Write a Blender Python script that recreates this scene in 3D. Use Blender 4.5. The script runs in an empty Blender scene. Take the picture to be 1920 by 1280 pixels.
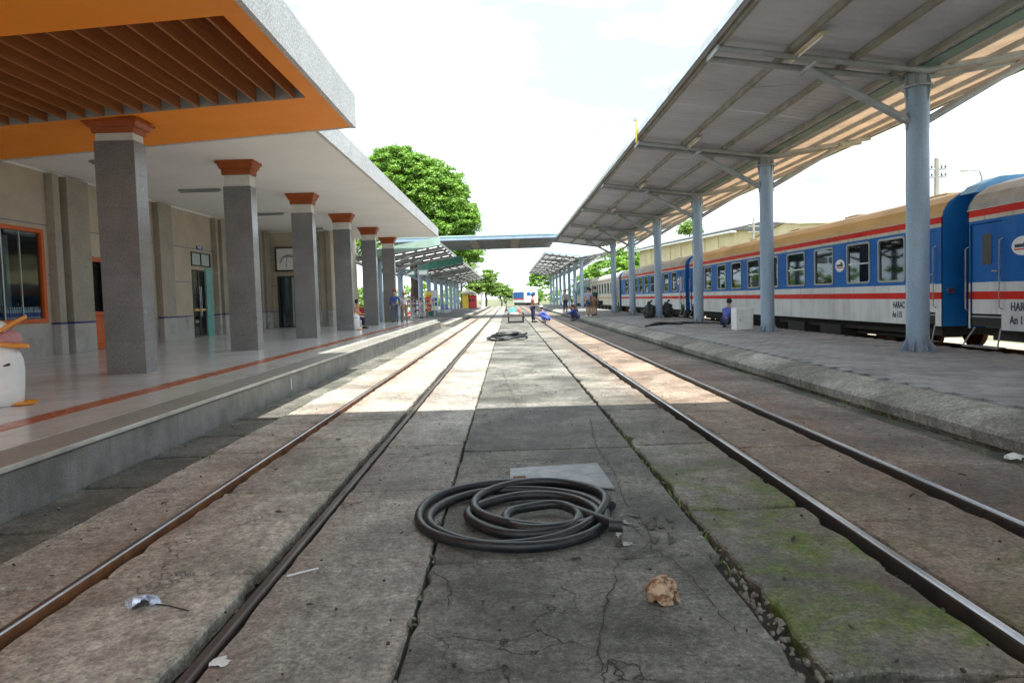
import bpy, bmesh, math, random
import numpy as np
from mathutils import Vector, Matrix
random.seed(7)
RNG = np.random.default_rng(11)
sc = bpy.context.scene
C = sc.collection
R = math.radians

# ------------------------------------------------------------------ camera
F, ROLL, PX, PY, VX, VY = 1280.0, R(1.75), 960.0, 622.0, 953.0, 559.5
H = 1.54
fy = Vector((VX - PX, VY - PY, F)).normalized()
dn = Vector((math.sin(ROLL), math.cos(ROLL), 0)); dn = (dn - fy * dn.dot(fy)).normalized()
xr = dn.cross(fy)
# rows of Mw are the world axes in (right, down, forward) camera coordinates
cam = bpy.data.cameras.new('camera'); co = bpy.data.objects.new('camera', cam); C.objects.link(co)
right = Vector((xr[0], fy[0], -dn[0])); down = Vector((xr[1], fy[1], -dn[1])); fwd = Vector((xr[2], fy[2], -dn[2]))
m = Matrix((right, -down, -fwd)).transposed().to_4x4(); m.translation = Vector((0, 0, H))
co.matrix_world = m
cam.sensor_width = 36; cam.lens = 36 * F / 1920
cam.shift_y = (PY - 640) / 1920; cam.shift_x = 0
cam.clip_start = .05; cam.clip_end = 6000
sc.camera = co

# ------------------------------------------------------------------ sun, sky, exposure
TX, TY = -.10, .30                      # shadow offset per metre of height
sd = Vector((TX, TY, -1)).normalized()
sl = bpy.data.lights.new('sun', 'SUN'); sl.energy = 2.6; sl.angle = R(.53); sl.color = (1, .955, .87)
so = bpy.data.objects.new('sun', sl); C.objects.link(so)
so.rotation_euler = sd.to_track_quat('-Z', 'Y').to_euler()
elev = math.asin(-sd.z); azim = math.atan2(-sd.x, -sd.y)
w = bpy.data.worlds.new('World'); sc.world = w; w.use_nodes = True
nt = w.node_tree; nt.nodes.clear()
sky = nt.nodes.new('ShaderNodeTexSky'); sky.sky_type = 'NISHITA'; sky.sun_disc = False
sky.sun_elevation = elev; sky.sun_rotation = azim; sky.air_density = 1.2; sky.dust_density = 3
tc = nt.nodes.new('ShaderNodeTexCoord')
mp = nt.nodes.new('ShaderNodeMapping'); mp.inputs['Scale'].default_value = (1.2, 1.2, 3.2)
cn = nt.nodes.new('ShaderNodeTexNoise'); cn.inputs['Scale'].default_value = 1.6; cn.inputs['Detail'].default_value = 6; cn.inputs['Roughness'].default_value = .5
cr = nt.nodes.new('ShaderNodeValToRGB'); cr.color_ramp.elements[0].position = .30; cr.color_ramp.elements[0].color = (.86, .86, .86, 1)
cr.color_ramp.elements[1].position = .62; cr.color_ramp.elements[1].color = (.97, .97, .97, 1)
mx = nt.nodes.new('ShaderNodeMixRGB'); mx.inputs[2].default_value = (5.0, 5.05, 4.95, 1)
bg = nt.nodes.new('ShaderNodeBackground'); bg.inputs['Strength'].default_value = .1
wo = nt.nodes.new('ShaderNodeOutputWorld')
L = nt.links.new
L(tc.outputs['Generated'], mp.inputs[0]); L(mp.outputs[0], cn.inputs['Vector']); L(cn.outputs['Fac'], cr.inputs[0])
cn2 = nt.nodes.new('ShaderNodeTexNoise'); cn2.inputs['Scale'].default_value = 2.6; cn2.inputs['Detail'].default_value = 4; L(mp.outputs[0], cn2.inputs['Vector'])
cr2 = nt.nodes.new('ShaderNodeValToRGB'); cr2.color_ramp.elements[0].position = .40; cr2.color_ramp.elements[0].color = (2.25, 2.5, 2.45, 1); cr2.color_ramp.elements[1].position = .60; cr2.color_ramp.elements[1].color = (5.9, 6.75, 7.4, 1)
L(cn2.outputs['Fac'], cr2.inputs[0]); L(cr2.outputs[0], mx.inputs[2])
L(cr.outputs[0], mx.inputs[0]); L(sky.outputs[0], mx.inputs[1]); L(mx.outputs[0], bg.inputs[0]); L(bg.outputs[0], wo.inputs[0])
sc.view_settings.view_transform = 'Standard'; sc.view_settings.look = 'None'
sc.view_settings.gamma = 1; sc.view_settings.use_curve_mapping = False
sc.view_settings.exposure = 2.05
sc.cycles.max_bounces = 10; sc.cycles.diffuse_bounces = 6; sc.cycles.glossy_bounces = 3; sc.cycles.transparent_max_bounces = 10

# ------------------------------------------------------------------ helpers
ORG = {}
def org(o): return ORG.get(o.name, Vector((0, 0, 0))) if o else Vector((0, 0, 0))

class MB:
    def __init__(s): s.v = []; s.f = []; s.m = []; s.mi = 0
    def add(s, vs, fs):
        b = len(s.v); s.v += [tuple(p) for p in vs]
        for f in fs: s.f.append(tuple(b + i for i in f)); s.m.append(s.mi)
        return s
    def box(s, x0, x1, y0, y1, z0, z1):
        return s.add([(x0,y0,z0),(x1,y0,z0),(x1,y1,z0),(x0,y1,z0),(x0,y0,z1),(x1,y0,z1),(x1,y1,z1),(x0,y1,z1)],
                     [(3,2,1,0),(4,5,6,7),(0,1,5,4),(1,2,6,5),(2,3,7,6),(3,0,4,7)])
    def obox(s, c, d, rz=0, rx=0, ry=0):
        M = Matrix.Rotation(rz,4,'Z') @ Matrix.Rotation(ry,4,'Y') @ Matrix.Rotation(rx,4,'X')
        p = [Vector(c) + M @ Vector((a*d[0]/2,b*d[1]/2,e*d[2]/2)) for e in (-1,1) for a,b in ((-1,-1),(1,-1),(1,1),(-1,1))]
        return s.add(p, [(3,2,1,0),(4,5,6,7),(0,1,5,4),(1,2,6,5),(2,3,7,6),(3,0,4,7)])
    def cyl(s, p0, p1, r0, r1=None, n=10, cap=True):
        r1 = r0 if r1 is None else r1
        p0 = Vector(p0); p1 = Vector(p1); d = (p1-p0).normalized()
        a = d.orthogonal().normalized(); b = d.cross(a)
        vs = [p + (a*math.cos(2*math.pi*i/n)+b*math.sin(2*math.pi*i/n))*r for p,r in ((p0,r0),(p1,r1)) for i in range(n)]
        fs = [(i,(i+1)%n,n+(i+1)%n,n+i) for i in range(n)]
        if cap: fs += [tuple(range(n-1,-1,-1)), tuple(range(n,2*n))]
        return s.add(vs, fs)
    def tube(s, pts, r, n=8):
        pts = [Vector(p) for p in pts]; vs = []; k = len(pts)
        rr = r if isinstance(r,(list,tuple)) else [r]*k
        a = None
        for i,p in enumerate(pts):
            d = (pts[min(i+1,k-1)]-pts[max(i-1,0)]).normalized()
            if a is None: a = d.orthogonal().normalized()
            a = (a - d*a.dot(d)).normalized(); b = d.cross(a)
            vs += [p+(a*math.cos(2*math.pi*j/n)+b*math.sin(2*math.pi*j/n))*rr[i] for j in range(n)]
        fs = [(i*n+j,i*n+(j+1)%n,(i+1)*n+(j+1)%n,(i+1)*n+j) for i in range(k-1) for j in range(n)]
        fs += [tuple(range(n-1,-1,-1)), tuple(range((k-1)*n,k*n))]
        return s.add(vs, fs)
    def lathe(s, prof, c=(0,0,0), n=16, sx=1, sy=1):
        vs = [(c[0]+r*math.cos(2*math.pi*j/n)*sx, c[1]+r*math.sin(2*math.pi*j/n)*sy, c[2]+z) for r,z in prof for j in range(n)]
        k = len(prof)
        fs = [(i*n+j,i*n+(j+1)%n,(i+1)*n+(j+1)%n,(i+1)*n+j) for i in range(k-1) for j in range(n)]
        fs += [tuple(range(n-1,-1,-1)), tuple(range((k-1)*n,k*n))]
        return s.add(vs, fs)
    def ball(s, c, r, n=10, k=6):
        rx,ry,rz = r if isinstance(r,(tuple,list)) else (r,r,r)
        pr = [(max(.02,math.cos(t)),math.sin(t)*rz) for t in [(-.5+i/k)*math.pi for i in range(k+1)]]
        vs = [(c[0]+a*rx*math.cos(2*math.pi*j/n), c[1]+a*ry*math.sin(2*math.pi*j/n), c[2]+z) for a,z in pr for j in range(n)]
        fs = [(i*n+j,i*n+(j+1)%n,(i+1)*n+(j+1)%n,(i+1)*n+j) for i in range(k) for j in range(n)]
        return s.add(vs, fs + [tuple(range(n-1,-1,-1)), tuple(range(k*n,(k+1)*n))])
    def prism(s, poly, ax, a0, a1):
        def P(u,v,t): return (t,u,v) if ax=='x' else (u,t,v) if ax=='y' else (u,v,t)
        n = len(poly)
        vs = [P(u,v,a0) for u,v in poly]+[P(u,v,a1) for u,v in poly]
        return s.add(vs, [(i,(i+1)%n,n+(i+1)%n,n+i) for i in range(n)]+[tuple(range(n-1,-1,-1)),tuple(range(n,2*n))])
    def ring(s, outer, inner, ax, a0, a1):
        def P(u,v,t): return (t,u,v) if ax=='x' else (u,t,v) if ax=='y' else (u,v,t)
        n = len(outer)
        vs = [P(*p,t) for t in (a0,a1) for q in (outer,inner) for p in q]
        fs = []
        for i in range(n):
            j = (i+1)%n
            fs += [(i,j,n+j,n+i),(2*n+i,2*n+j,3*n+j,3*n+i),(i,j,2*n+j,2*n+i),(n+i,n+j,3*n+j,3*n+i)]
        return s.add(vs, fs)
    def cells(s, ax, plane, us, zs, holes, mat):
        for i in range(len(us)-1):
            for k in range(len(zs)-1):
                uc,zc = (us[i]+us[i+1])/2,(zs[k]+zs[k+1])/2
                if any(h[0]<uc<h[1] and h[2]<zc<h[3] for h in holes): continue
                q = [(us[i],zs[k]),(us[i+1],zs[k]),(us[i+1],zs[k+1]),(us[i],zs[k+1])]
                s.mi = mat(uc,zc)
                s.add([(plane,u,z) if ax=='x' else (u,plane,z) for u,z in q], [(0,1,2,3)])
        s.mi = 0; return s
    def build(s, name, mats, parent=None, smooth=None, bevel=0, normals=True):
        me = bpy.data.meshes.new(name); o = org(parent)
        if o.length: vs = [(x-o.x,y-o.y,z-o.z) for x,y,z in s.v]
        else: vs = s.v
        me.from_pydata(vs, [], s.f)
        for q in (mats if isinstance(mats,(list,tuple)) else [mats]): me.materials.append(q)
        if any(s.m): me.polygons.foreach_set('material_index', s.m)
        if normals or bevel:
            bm = bmesh.new(); bm.from_mesh(me)
            bmesh.ops.recalc_face_normals(bm, faces=bm.faces)
            if bevel:
                bmesh.ops.bevel(bm, geom=list(bm.edges), offset=bevel, segments=1, affect='EDGES', clamp_overlap=True)
            bm.to_mesh(me); bm.free()
        if smooth is not None:
            me.polygons.foreach_set('use_smooth', [True]*len(me.polygons)); me.set_sharp_from_angle(angle=R(smooth))
        return link(name, me, parent)
def link(name, me, parent=None):
    ob = bpy.data.objects.new(name, me); C.objects.link(ob)
    if parent: ob.parent = parent; ORG[ob.name] = org(parent)
    return ob
def thing(name, label, cat, loc=(0,0,0), group=None, rz=0):
    o = bpy.data.objects.new(name, None); o.empty_display_size = .2; C.objects.link(o)
    o.location = loc; o.rotation_euler.z = rz; ORG[o.name] = Vector(loc)
    tag(o, label, cat, group); return o
def local(o): ORG[o.name] = Vector((0,0,0)); return o       # parts given in the thing's own coordinates
def tag(o, label, cat, group=None):
    o['label'] = label; o['category'] = cat
    if group: o['group'] = group
    return o
def struct(o, kind='structure'): o['kind'] = kind; return o
def copy_tree(o, loc=None, rz=None, label=None, parent=None):
    c = o.copy(); C.objects.link(c)
    if parent: c.parent = parent
    if loc is not None: c.location = loc
    if rz is not None: c.rotation_euler.z = rz
    if label: c['label'] = label
    for ch in list(o.children): copy_tree(ch, parent=c)
    return c
def rrect(u0,u1,v0,v1,r,n=3):
    p = []
    for cx,cy,a in ((u1-r,v1-r,0),(u0+r,v1-r,90),(u0+r,v0+r,180),(u1-r,v0+r,270)):
        for i in range(n+1):
            t = R(a+90*i/n); p.append((cx+r*math.cos(t),cy+r*math.sin(t)))
    return p
FONT = None
def text(name, s, size, mat, loc, rot, parent, xs=1.0, ext=.002):
    cu = bpy.data.curves.new(name,'FONT'); cu.body = s; cu.size = size; cu.extrude = ext; cu.resolution_u = 2; cu.offset = size*.022
    t = bpy.data.objects.new(name, cu); C.objects.link(t)
    dg = bpy.context.evaluated_depsgraph_get()
    me = bpy.data.meshes.new_from_object(t.evaluated_get(dg))
    bpy.data.objects.remove(t); bpy.data.curves.remove(cu)
    me.transform(Matrix.Translation(Vector(loc)-org(parent)) @ rot.to_4x4() @ Matrix.Diagonal((xs,1,1,1)))
    me.materials.clear(); me.materials.append(mat); me.name = name
    return link(name, me, parent)

# ------------------------------------------------------------------ materials
def newmat(name):
    q = bpy.data.materials.new(name); q.use_nodes = True
    n = q.node_tree; b = n.nodes['Principled BSDF']; return q, n, b
def nd(n, t, **k):
    x = n.nodes.new(t)
    for a,v in k.items(): setattr(x, a, v)
    return x
def noise(n, vec, scale, detail=5, rough=.55, dist=0):
    x = nd(n,'ShaderNodeTexNoise'); x.inputs['Scale'].default_value = scale; x.inputs['Detail'].default_value = detail
    x.inputs['Roughness'].default_value = rough; x.inputs['Distortion'].default_value = dist
    n.links.new(vec, x.inputs['Vector']); return x.outputs['Fac']
def ramp(n, fac, a, b, ca=(0,0,0,1), cb=(1,1,1,1)):
    x = nd(n,'ShaderNodeValToRGB'); e = x.color_ramp.elements
    e[0].position = a; e[0].color = ca; e[1].position = b; e[1].color = cb
    n.links.new(fac, x.inputs[0]); return x.outputs[0]
def mix(n, fac, a, b, mode='MIX'):
    x = nd(n,'ShaderNodeMixRGB', blend_type=mode)
    for i,v in ((0,fac),(1,a),(2,b)):
        if hasattr(v,'is_output'): n.links.new(v, x.inputs[i])
        elif i==0: x.inputs[0].default_value = v
        else: x.inputs[i].default_value = (*v,1) if len(v)==3 else v
    return x.outputs[0]
def math_(n, op, a, b=0.):
    x = nd(n,'ShaderNodeMath', operation=op)
    for i,v in ((0,a),(1,b)):
        if hasattr(v,'is_output'): n.links.new(v, x.inputs[i])
        else: x.inputs[i].default_value = v
    return x.outputs[0]
def mapr(n, v, a, b, c=0., d=1.):
    x = nd(n,'ShaderNodeMapRange'); n.links.new(v, x.inputs[0])
    for i,q in enumerate((a,b,c,d)): x.inputs[1+i].default_value = q
    return x.outputs[0]
def bump(n, b, h, strength, dist=.01):
    x = nd(n,'ShaderNodeBump'); x.inputs['Strength'].default_value = strength; x.inputs['Distance'].default_value = dist
    n.links.new(h, x.inputs['Height']); n.links.new(x.outputs[0], b.inputs['Normal'])
def pos(n): return nd(n,'ShaderNodeNewGeometry').outputs['Position']
def mk(name, c1, c2=None, rough=.6, metal=0., streak=0., seam=0., chip=0., scale=2., lo=.38, hi=.66, grain=.12, gscale=45, bstr=.12, spec=.5, rvar=.12, objrand=0., stretch=None):
    q,n,b = newmat(name); p = pos(n)
    if stretch:
        mm = nd(n,'ShaderNodeMapping'); mm.inputs['Scale'].default_value = stretch; n.links.new(p, mm.inputs[0]); p = mm.outputs[0]
    c2 = c2 or tuple(x*.72 for x in c1)
    f = noise(n,p,scale,6,.6)
    col = mix(n, ramp(n,f,lo,hi), c1, c2)
    g = noise(n,p,gscale,3,.7)
    col = mix(n, grain, col, ramp(n,g,.25,.75), 'OVERLAY')
    if streak:
        mm = nd(n,'ShaderNodeMapping'); mm.inputs['Scale'].default_value = (5,5,.35); n.links.new(pos(n), mm.inputs[0])
        col = mix(n, mix(n,streak,(0,0,0),ramp(n,noise(n,mm.outputs[0],1.3,7,.65),.5,.72)), col, (.13,.105,.075))
    if seam:
        sy = nd(n,'ShaderNodeSeparateXYZ'); n.links.new(pos(n), sy.inputs[0])
        fr = math_(n,'FRACT', math_(n,'DIVIDE', sy.outputs[1], 2.06)); k_ = math_(n,'LESS_THAN', fr, .007)
        col = mix(n, math_(n,'MULTIPLY',k_,seam), col, (.05,.05,.05))
    if chip:
        cf = noise(n,pos(n),16,7,.7); col = mix(n, mix(n,chip,(0,0,0),ramp(n,cf,.64,.67)), col, (.13,.07,.04))
        sz = nd(n,'ShaderNodeSeparateXYZ'); n.links.new(pos(n), sz.inputs[0])
        col = mix(n, math_(n,'MULTIPLY', mapr(n,sz.outputs[2],.27,.75,.8,0), ramp(n,noise(n,pos(n),6,6,.7),.35,.65)), col, (.15,.12,.09))
    if objrand:
        oi = nd(n,'ShaderNodeObjectInfo'); v = mapr(n,oi.outputs['Random'],0,1,1-objrand,1+objrand)
        cc = nd(n,'ShaderNodeCombineColor'); [n.links.new(v,cc.inputs[i]) for i in range(3)]
        col = mix(n,1.,col,cc.outputs[0],'MULTIPLY')
    n.links.new(col, b.inputs['Base Color'])
    n.links.new(mapr(n,f,.2,.8,max(.03,rough-rvar),min(1,rough+rvar)), b.inputs['Roughness'])
    b.inputs['Metallic'].default_value = metal; b.inputs['Specular IOR Level'].default_value = spec
    if bstr: bump(n,b,g,bstr,.004)
    return q
def glass(name, tint=(.70,.78,.78), refl=.045, alpha=.55):
    q,n,b = newmat(name); n.nodes.remove(b)
    tr = nd(n,'ShaderNodeBsdfTransparent'); tr.inputs[0].default_value = (*tint,1)
    gl = nd(n,'ShaderNodeBsdfGlossy'); gl.inputs['Roughness'].default_value = .03; gl.inputs[0].default_value = (.55,.6,.62,1)
    fr = nd(n,'ShaderNodeFresnel'); fr.inputs[0].default_value = 1.5
    ms = nd(n,'ShaderNodeMixShader'); n.links.new(mapr(n,fr.outputs[0],0,1,refl,1.), ms.inputs[0])
    n.links.new(tr.outputs[0],ms.inputs[1]); n.links.new(gl.outputs[0],ms.inputs[2])
    n.links.new(ms.outputs[0], n.nodes['Material Output'].inputs[0]); return q
def translucent(name, col, t=.5, rough=.6):
    q,n,b = newmat(name)
    p = pos(n); f = noise(n,p,1.5,5); c = mix(n,ramp(n,f,.35,.7),col,tuple(x*.7 for x in col))
    n.links.new(c,b.inputs['Base Color']); b.inputs['Roughness'].default_value = rough
    tl = nd(n,'ShaderNodeBsdfTranslucent'); n.links.new(c,tl.inputs[0])
    ms = nd(n,'ShaderNodeMixShader'); ms.inputs[0].default_value = t
    n.links.new(b.outputs[0],ms.inputs[1]); n.links.new(tl.outputs[0],ms.inputs[2])
    n.links.new(ms.outputs[0], n.nodes['Material Output'].inputs[0]); return q
def concrete(name, base, dark, rust=(), rustc=(.17,.075,.042), rw=.6, rmax=.7, moss=0., crack=.6, stain=(.42,.62), rough=.85):
    q,n,b = newmat(name); p = pos(n)
    sx = nd(n,'ShaderNodeSeparateXYZ'); n.links.new(p,sx.inputs[0])
    f = noise(n,p,.9,9,.62,.4); f2 = noise(n,p,4.5,8,.7); g = noise(n,p,38,6,.75); sp = noise(n,p,120,2,.5)
    col = mix(n, ramp(n,f,*stain), base, dark)
    col = mix(n, mix(n,.55,(0,0,0),ramp(n,f2,.45,.75)), col, tuple(x*.55 for x in dark))
    col = mix(n, mix(n,.35,(0,0,0),ramp(n,noise(n,p,2.3,7,.65),.55,.72)), col, tuple(min(.75,x*1.35) for x in base))
    for rx in rust:
        d = math_(n,'ABSOLUTE', math_(n,'SUBTRACT',sx.outputs[0],rx))
        rf = math_(n,'MULTIPLY', mapr(n,d,.05,rw,rmax,0), mapr(n,noise(n,p,2.2,7,.65),.3,.62))
        col = mix(n, rf, col, rustc)
    if moss:
        mf = math_(n,'MULTIPLY', mapr(n,sx.outputs[1],7.5,4.6), mapr(n,noise(n,p,1.5,8,.65,.6),.47,.60,0,moss))
        col = mix(n, mf, col, (.08,.112,.018))
    col = mix(n,.62,col,ramp(n,g,.3,.7),'OVERLAY'); col = mix(n,.4,col,ramp(n,noise(n,p,13,6,.7),.3,.7),'OVERLAY'); col = mix(n,.38,col,ramp(n,noise(n,p,.8,12,.72),.30,.70),'OVERLAY')
    col = mix(n, mix(n,.5,(0,0,0),ramp(n,sp,.66,.72)), col, (.5,.48,.43))
    col = mix(n, mix(n,.6,(0,0,0),ramp(n,noise(n,p,75,2,.5),.68,.73)), col, (.03,.027,.022))
    oi = nd(n,'ShaderNodeObjectInfo'); v = mapr(n,oi.outputs['Random'],0,1,.78,1.2)
    cc = nd(n,'ShaderNodeCombineColor'); [n.links.new(v,cc.inputs[i]) for i in range(3)]
    col = mix(n,1.,col,cc.outputs[0],'MULTIPLY')
    h = math_(n,'ADD', math_(n,'MULTIPLY',g,.7), math_(n,'MULTIPLY',sp,.35))
    if crack:
        dv = nd(n,'ShaderNodeVectorMath',operation='ADD'); nz = nd(n,'ShaderNodeTexNoise'); nz.inputs['Scale'].default_value = 3.2; nz.inputs['Detail'].default_value = 6
        n.links.new(p,nz.inputs['Vector']); n.links.new(p,dv.inputs[0]); n.links.new(nz.outputs['Color'],dv.inputs[1])
        vo = nd(n,'ShaderNodeTexVoronoi',feature='DISTANCE_TO_EDGE'); vo.inputs['Scale'].default_value = .85; n.links.new(dv.outputs[0],vo.inputs['Vector'])
        ck = math_(n,'MULTIPLY', mapr(n,vo.outputs['Distance'],.002,.0085,1,0), mapr(n,noise(n,p,.55,3),.44,.56,0,crack))
        col = mix(n, ck, col, (.02,.02,.016)); h = math_(n,'SUBTRACT',h,math_(n,'MULTIPLY',ck,1.6))
    n.links.new(col,b.inputs['Base Color'])
    n.links.new(mapr(n,f,.3,.7,rough,max(.35,rough-.28)),b.inputs['Roughness']); b.inputs['Specular IOR Level'].default_value = .35
    bump(n,b,h,.8,.010); return q

M = {}
M['slab_l'] = concrete('slab_left', (.375,.35,.30), (.235,.215,.18), rust=(-2.45,), rw=.5, rmax=.6, rustc=(.16,.085,.055))
M['slab_p'] = concrete('slab_panel', (.325,.308,.275), (.20,.188,.165), rust=(-1.39,), rw=.3, rmax=.4)
M['slab_c'] = concrete('slab_centre', (.185,.182,.162), (.062,.061,.05), crack=.95, stain=(.40,.60))
M['slab_r'] = concrete('slab_right', (.205,.192,.165), (.075,.074,.06), rust=(2.13,), rw=.6, rmax=.5, moss=1.0, crack=.3, rustc=(.16,.085,.055))
M['slab_rr'] = concrete('slab_right_track', (.275,.232,.185), (.125,.095,.072), rust=(2.13,3.18), rw=.7, rmax=.6, moss=.25, crack=.3, rustc=(.165,.09,.058))
M['slab_g'] = concrete('slab_gutter_right', (.21,.178,.158), (.105,.088,.077), rust=(3.18,), rw=1.0, rmax=.55, moss=.15, crack=.3)
M['gutter'] = concrete('gutter_stone', (.15,.148,.128), (.07,.071,.056), crack=.3)
M['kerb'] = concrete('kerb_concrete', (.36,.34,.28), (.20,.19,.155), crack=.25)
M['roof_dk'] = mk('roof_dark', (.085,.09,.095), (.06,.06,.062), .6, bstr=.1)
M['kerb_r'] = concrete('kerb_grey', (.27,.262,.235), (.14,.135,.115), crack=.2)
M['dirt'] = mk('dirt', (.055,.047,.036), (.03,.027,.02), .95, scale=3, bstr=.6, gscale=25)
M['ground'] = mk('far_ground', (.15,.145,.09), (.085,.11,.045), .95, scale=.15, bstr=.4, gscale=8)
M['ballast'] = mk('ballast', (.33,.30,.25), (.16,.14,.11), .95, scale=14, bstr=1., gscale=22, grain=.6)
M['plaza'] = concrete('asphalt_platform', (.16,.155,.15), (.10,.098,.095), crack=.2)
M['paver'] = mk('paver', (.29,.293,.30), (.195,.197,.203), .62, scale=1.3, objrand=.16, bstr=.35, gscale=60, grain=.3)
M['rail'] = mk('rail_steel_top', (.34,.345,.37), (.22,.21,.21), .25, .9, scale=5, bstr=.05, stretch=(3,.25,3))
M['railrust'] = mk('rail_rust', (.25,.10,.036), (.11,.05,.026), .75, .25, scale=6, bstr=.4, gscale=50)
M['raildark'] = mk('rail_side_dark', (.075,.07,.07), (.11,.085,.07), .45, .6, scale=7, bstr=.3, gscale=50)
M['railflat'] = mk('rail_dull', (.115,.10,.092), (.075,.058,.048), .5, .55, scale=4, bstr=.2, stretch=(3,.4,3))
def granite(name, a, b_, rough, sc_=1.):
    q,n,b = newmat(name); p = pos(n)
    v = noise(n,p,85*sc_,3,.8); f = noise(n,p,1.4,5)
    col = mix(n, ramp(n,v,.40,.60), a, b_); col = mix(n,.14,col,ramp(n,f,.3,.7),'OVERLAY')
    oi = nd(n,'ShaderNodeObjectInfo'); k = mapr(n,oi.outputs['Random'],0,1,.95,1.05)
    cc = nd(n,'ShaderNodeCombineColor'); [n.links.new(k,cc.inputs[i]) for i in range(3)]
    n.links.new(mix(n,1.,col,cc.outputs[0],'MULTIPLY'),b.inputs['Base Color'])
    n.links.new(mapr(n,f,.3,.7,max(.05,rough-.06),rough+.08),b.inputs['Roughness']); return q
M['granite'] = granite('granite_polished', (.25,.25,.25), (.125,.125,.126), .2)
M['granite_w'] = granite('granite_washed', (.66,.66,.65), (.36,.36,.36), .7, .33)

M['granite_wall'] = mk('granite_platform_face', (.245,.242,.232), (.15,.15,.14), .5, scale=2.5, grain=.5, gscale=80, streak=.55, objrand=.10, bstr=.1)
M['stone_tan'] = granite('stone_wall_tan', (.55,.475,.36), (.43,.365,.275), .6, .5)
M['stone_dark'] = granite('stone_pilaster', (.40,.355,.285), (.27,.24,.19), .6, .5)
M['dado'] = granite('stone_dado_grey', (.44,.43,.41), (.34,.33,.315), .3, .5)
def floor(name, c, c2, rough, tile, jcol=.55):
    q,n,b = newmat(name); p = pos(n)
    br = nd(n,'ShaderNodeTexBrick'); br.offset = 0; br.inputs['Scale'].default_value = 1
    br.inputs['Brick Width'].default_value = tile; br.inputs['Row Height'].default_value = tile; br.inputs['Mortar Size'].default_value = .004; br.inputs['Mortar Smooth'].default_value = .2
    br.inputs['Color1'].default_value = (*c,1); br.inputs['Color2'].default_value = (*c2,1); br.inputs['Mortar'].default_value = (*[x*jcol for x in c],1)
    n.links.new(p,br.inputs['Vector'])
    f = noise(n,p,1.1,6); s2 = noise(n,p,3,4,.5)
    col = mix(n,.12,br.outputs['Color'],ramp(n,f,.3,.7),'OVERLAY')
    n.links.new(col,b.inputs['Base Color']); n.links.new(mapr(n,s2,.3,.75,rough,rough+.05),b.inputs['Roughness'])
    bump(n,b,s2,.02,.002); return q
M['floor'] = floor('floor_tile_grey', (.56,.565,.57), (.53,.535,.54), .17, .6)
M['floor_edge'] = floor('floor_tile_beige', (.48,.47,.435), (.455,.445,.415), .2, .4)
M['coping'] = granite('coping_stone', (.27,.265,.235), (.19,.187,.165), .4)
M['redtile'] = mk('tile_red_orange', (.44,.105,.032), (.36,.085,.03), .25, bstr=.02, objrand=.06)
M['trim'] = mk('nosing_trim', (.55,.54,.5), (.36,.35,.32), .4, bstr=.1)
M['orange'] = mk('paint_orange', (.96,.30,.005), (.87,.26,.006), .55, scale=.9, lo=.3, hi=.75, bstr=.08, grain=.10)
M['orange_door'] = mk('paint_orange_door', (.62,.115,.012), (.5,.09,.012), .4, bstr=.04)
M['capital'] = mk('paint_capital_rust', (.36,.078,.009), (.27,.056,.008), .45, bstr=.05)
M['louver'] = mk('wood_louver', (.36,.125,.03), (.26,.088,.024), .55, scale=2, stretch=(8,.6,8), bstr=.12)
M['white'] = mk('paint_white', (.86,.845,.815), (.80,.785,.755), .7, scale=.5, bstr=.05, grain=.05)
M['white_band'] = mk('paint_white_band', (.66,.65,.62), (.56,.55,.52), .5, bstr=.08)
M['blueline'] = mk('tile_blue', (.05,.055,.26), (.04,.045,.2), .3, bstr=0)
M['teal'] = mk('paint_teal', (.16,.42,.38), (.13,.36,.33), .45, bstr=.04)
M['darkmetal'] = mk('dark_frame', (.03,.032,.034), (.02,.02,.02), .4, bstr=.03)
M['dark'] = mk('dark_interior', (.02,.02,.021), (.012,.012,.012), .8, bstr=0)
M['alu'] = mk('aluminium', (.55,.56,.56), (.42,.43,.43), .35, .8, bstr=.03)
M['chrome'] = mk('steel_bar', (.6,.6,.6), (.45,.45,.45), .28, .9, bstr=.02)
M['glass'] = glass('glass_dark'); M['glass_l'] = glass('glass_clear', (.8,.88,.85), .08)
M['glass_s'] = glass('glass_shop', (.9,.94,.94), .02)
M['frost'] = mk('glass_frosted', (.42,.50,.45), (.34,.42,.38), .35, bstr=.02)
M['bluepost'] = mk('paint_blue_grey', (.295,.40,.515), (.235,.325,.43), .38, chip=.7, scale=2.2, bstr=.06, grain=.12, stretch=(1,1,.35))
M['steelgrey'] = mk('paint_steel_grey', (.36,.385,.40), (.26,.27,.275), .45, bstr=.08, chip=.4)
M['purlin'] = mk('purlin_rusty', (.30,.29,.255), (.20,.175,.13), .55, bstr=.1)
M['sheet'] = mk('roof_sheet_metal', (.58,.60,.64), (.47,.48,.51), .45, .2, scale=.7, bstr=.05, stretch=(.6,1.2,1))
M['sheet_t'] = translucent('roof_sheet_translucent', (.50,.35,.235), .26)
M['sheet_w'] = translucent('roof_sheet_clear', (.72,.74,.74), .75)
M['sheet_g'] = translucent('roof_gutter_green', (.20,.27,.24), .3)
M['sheet_d'] = mk('roof_sheet_dark', (.22,.22,.22), (.13,.13,.13), .45, .3, scale=.8, bstr=.1)
M['green'] = mk('paint_green', (.05,.24,.17), (.04,.19,.14), .45, bstr=.04)
M['green_l'] = mk('paint_pale_green', (.40,.58,.52), (.34,.5,.46), .5, bstr=.04)
M['tubelight'] = mk('fluorescent_fixture', (.66,.60,.44), (.52,.44,.28), .4, bstr=.05)
M['t_blue'] = mk('coach_blue', (.004,.125,.44), (.004,.105,.37), .5, scale=1.2, bstr=.03, grain=.05, spec=.16, streak=.30, seam=.5)
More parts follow.
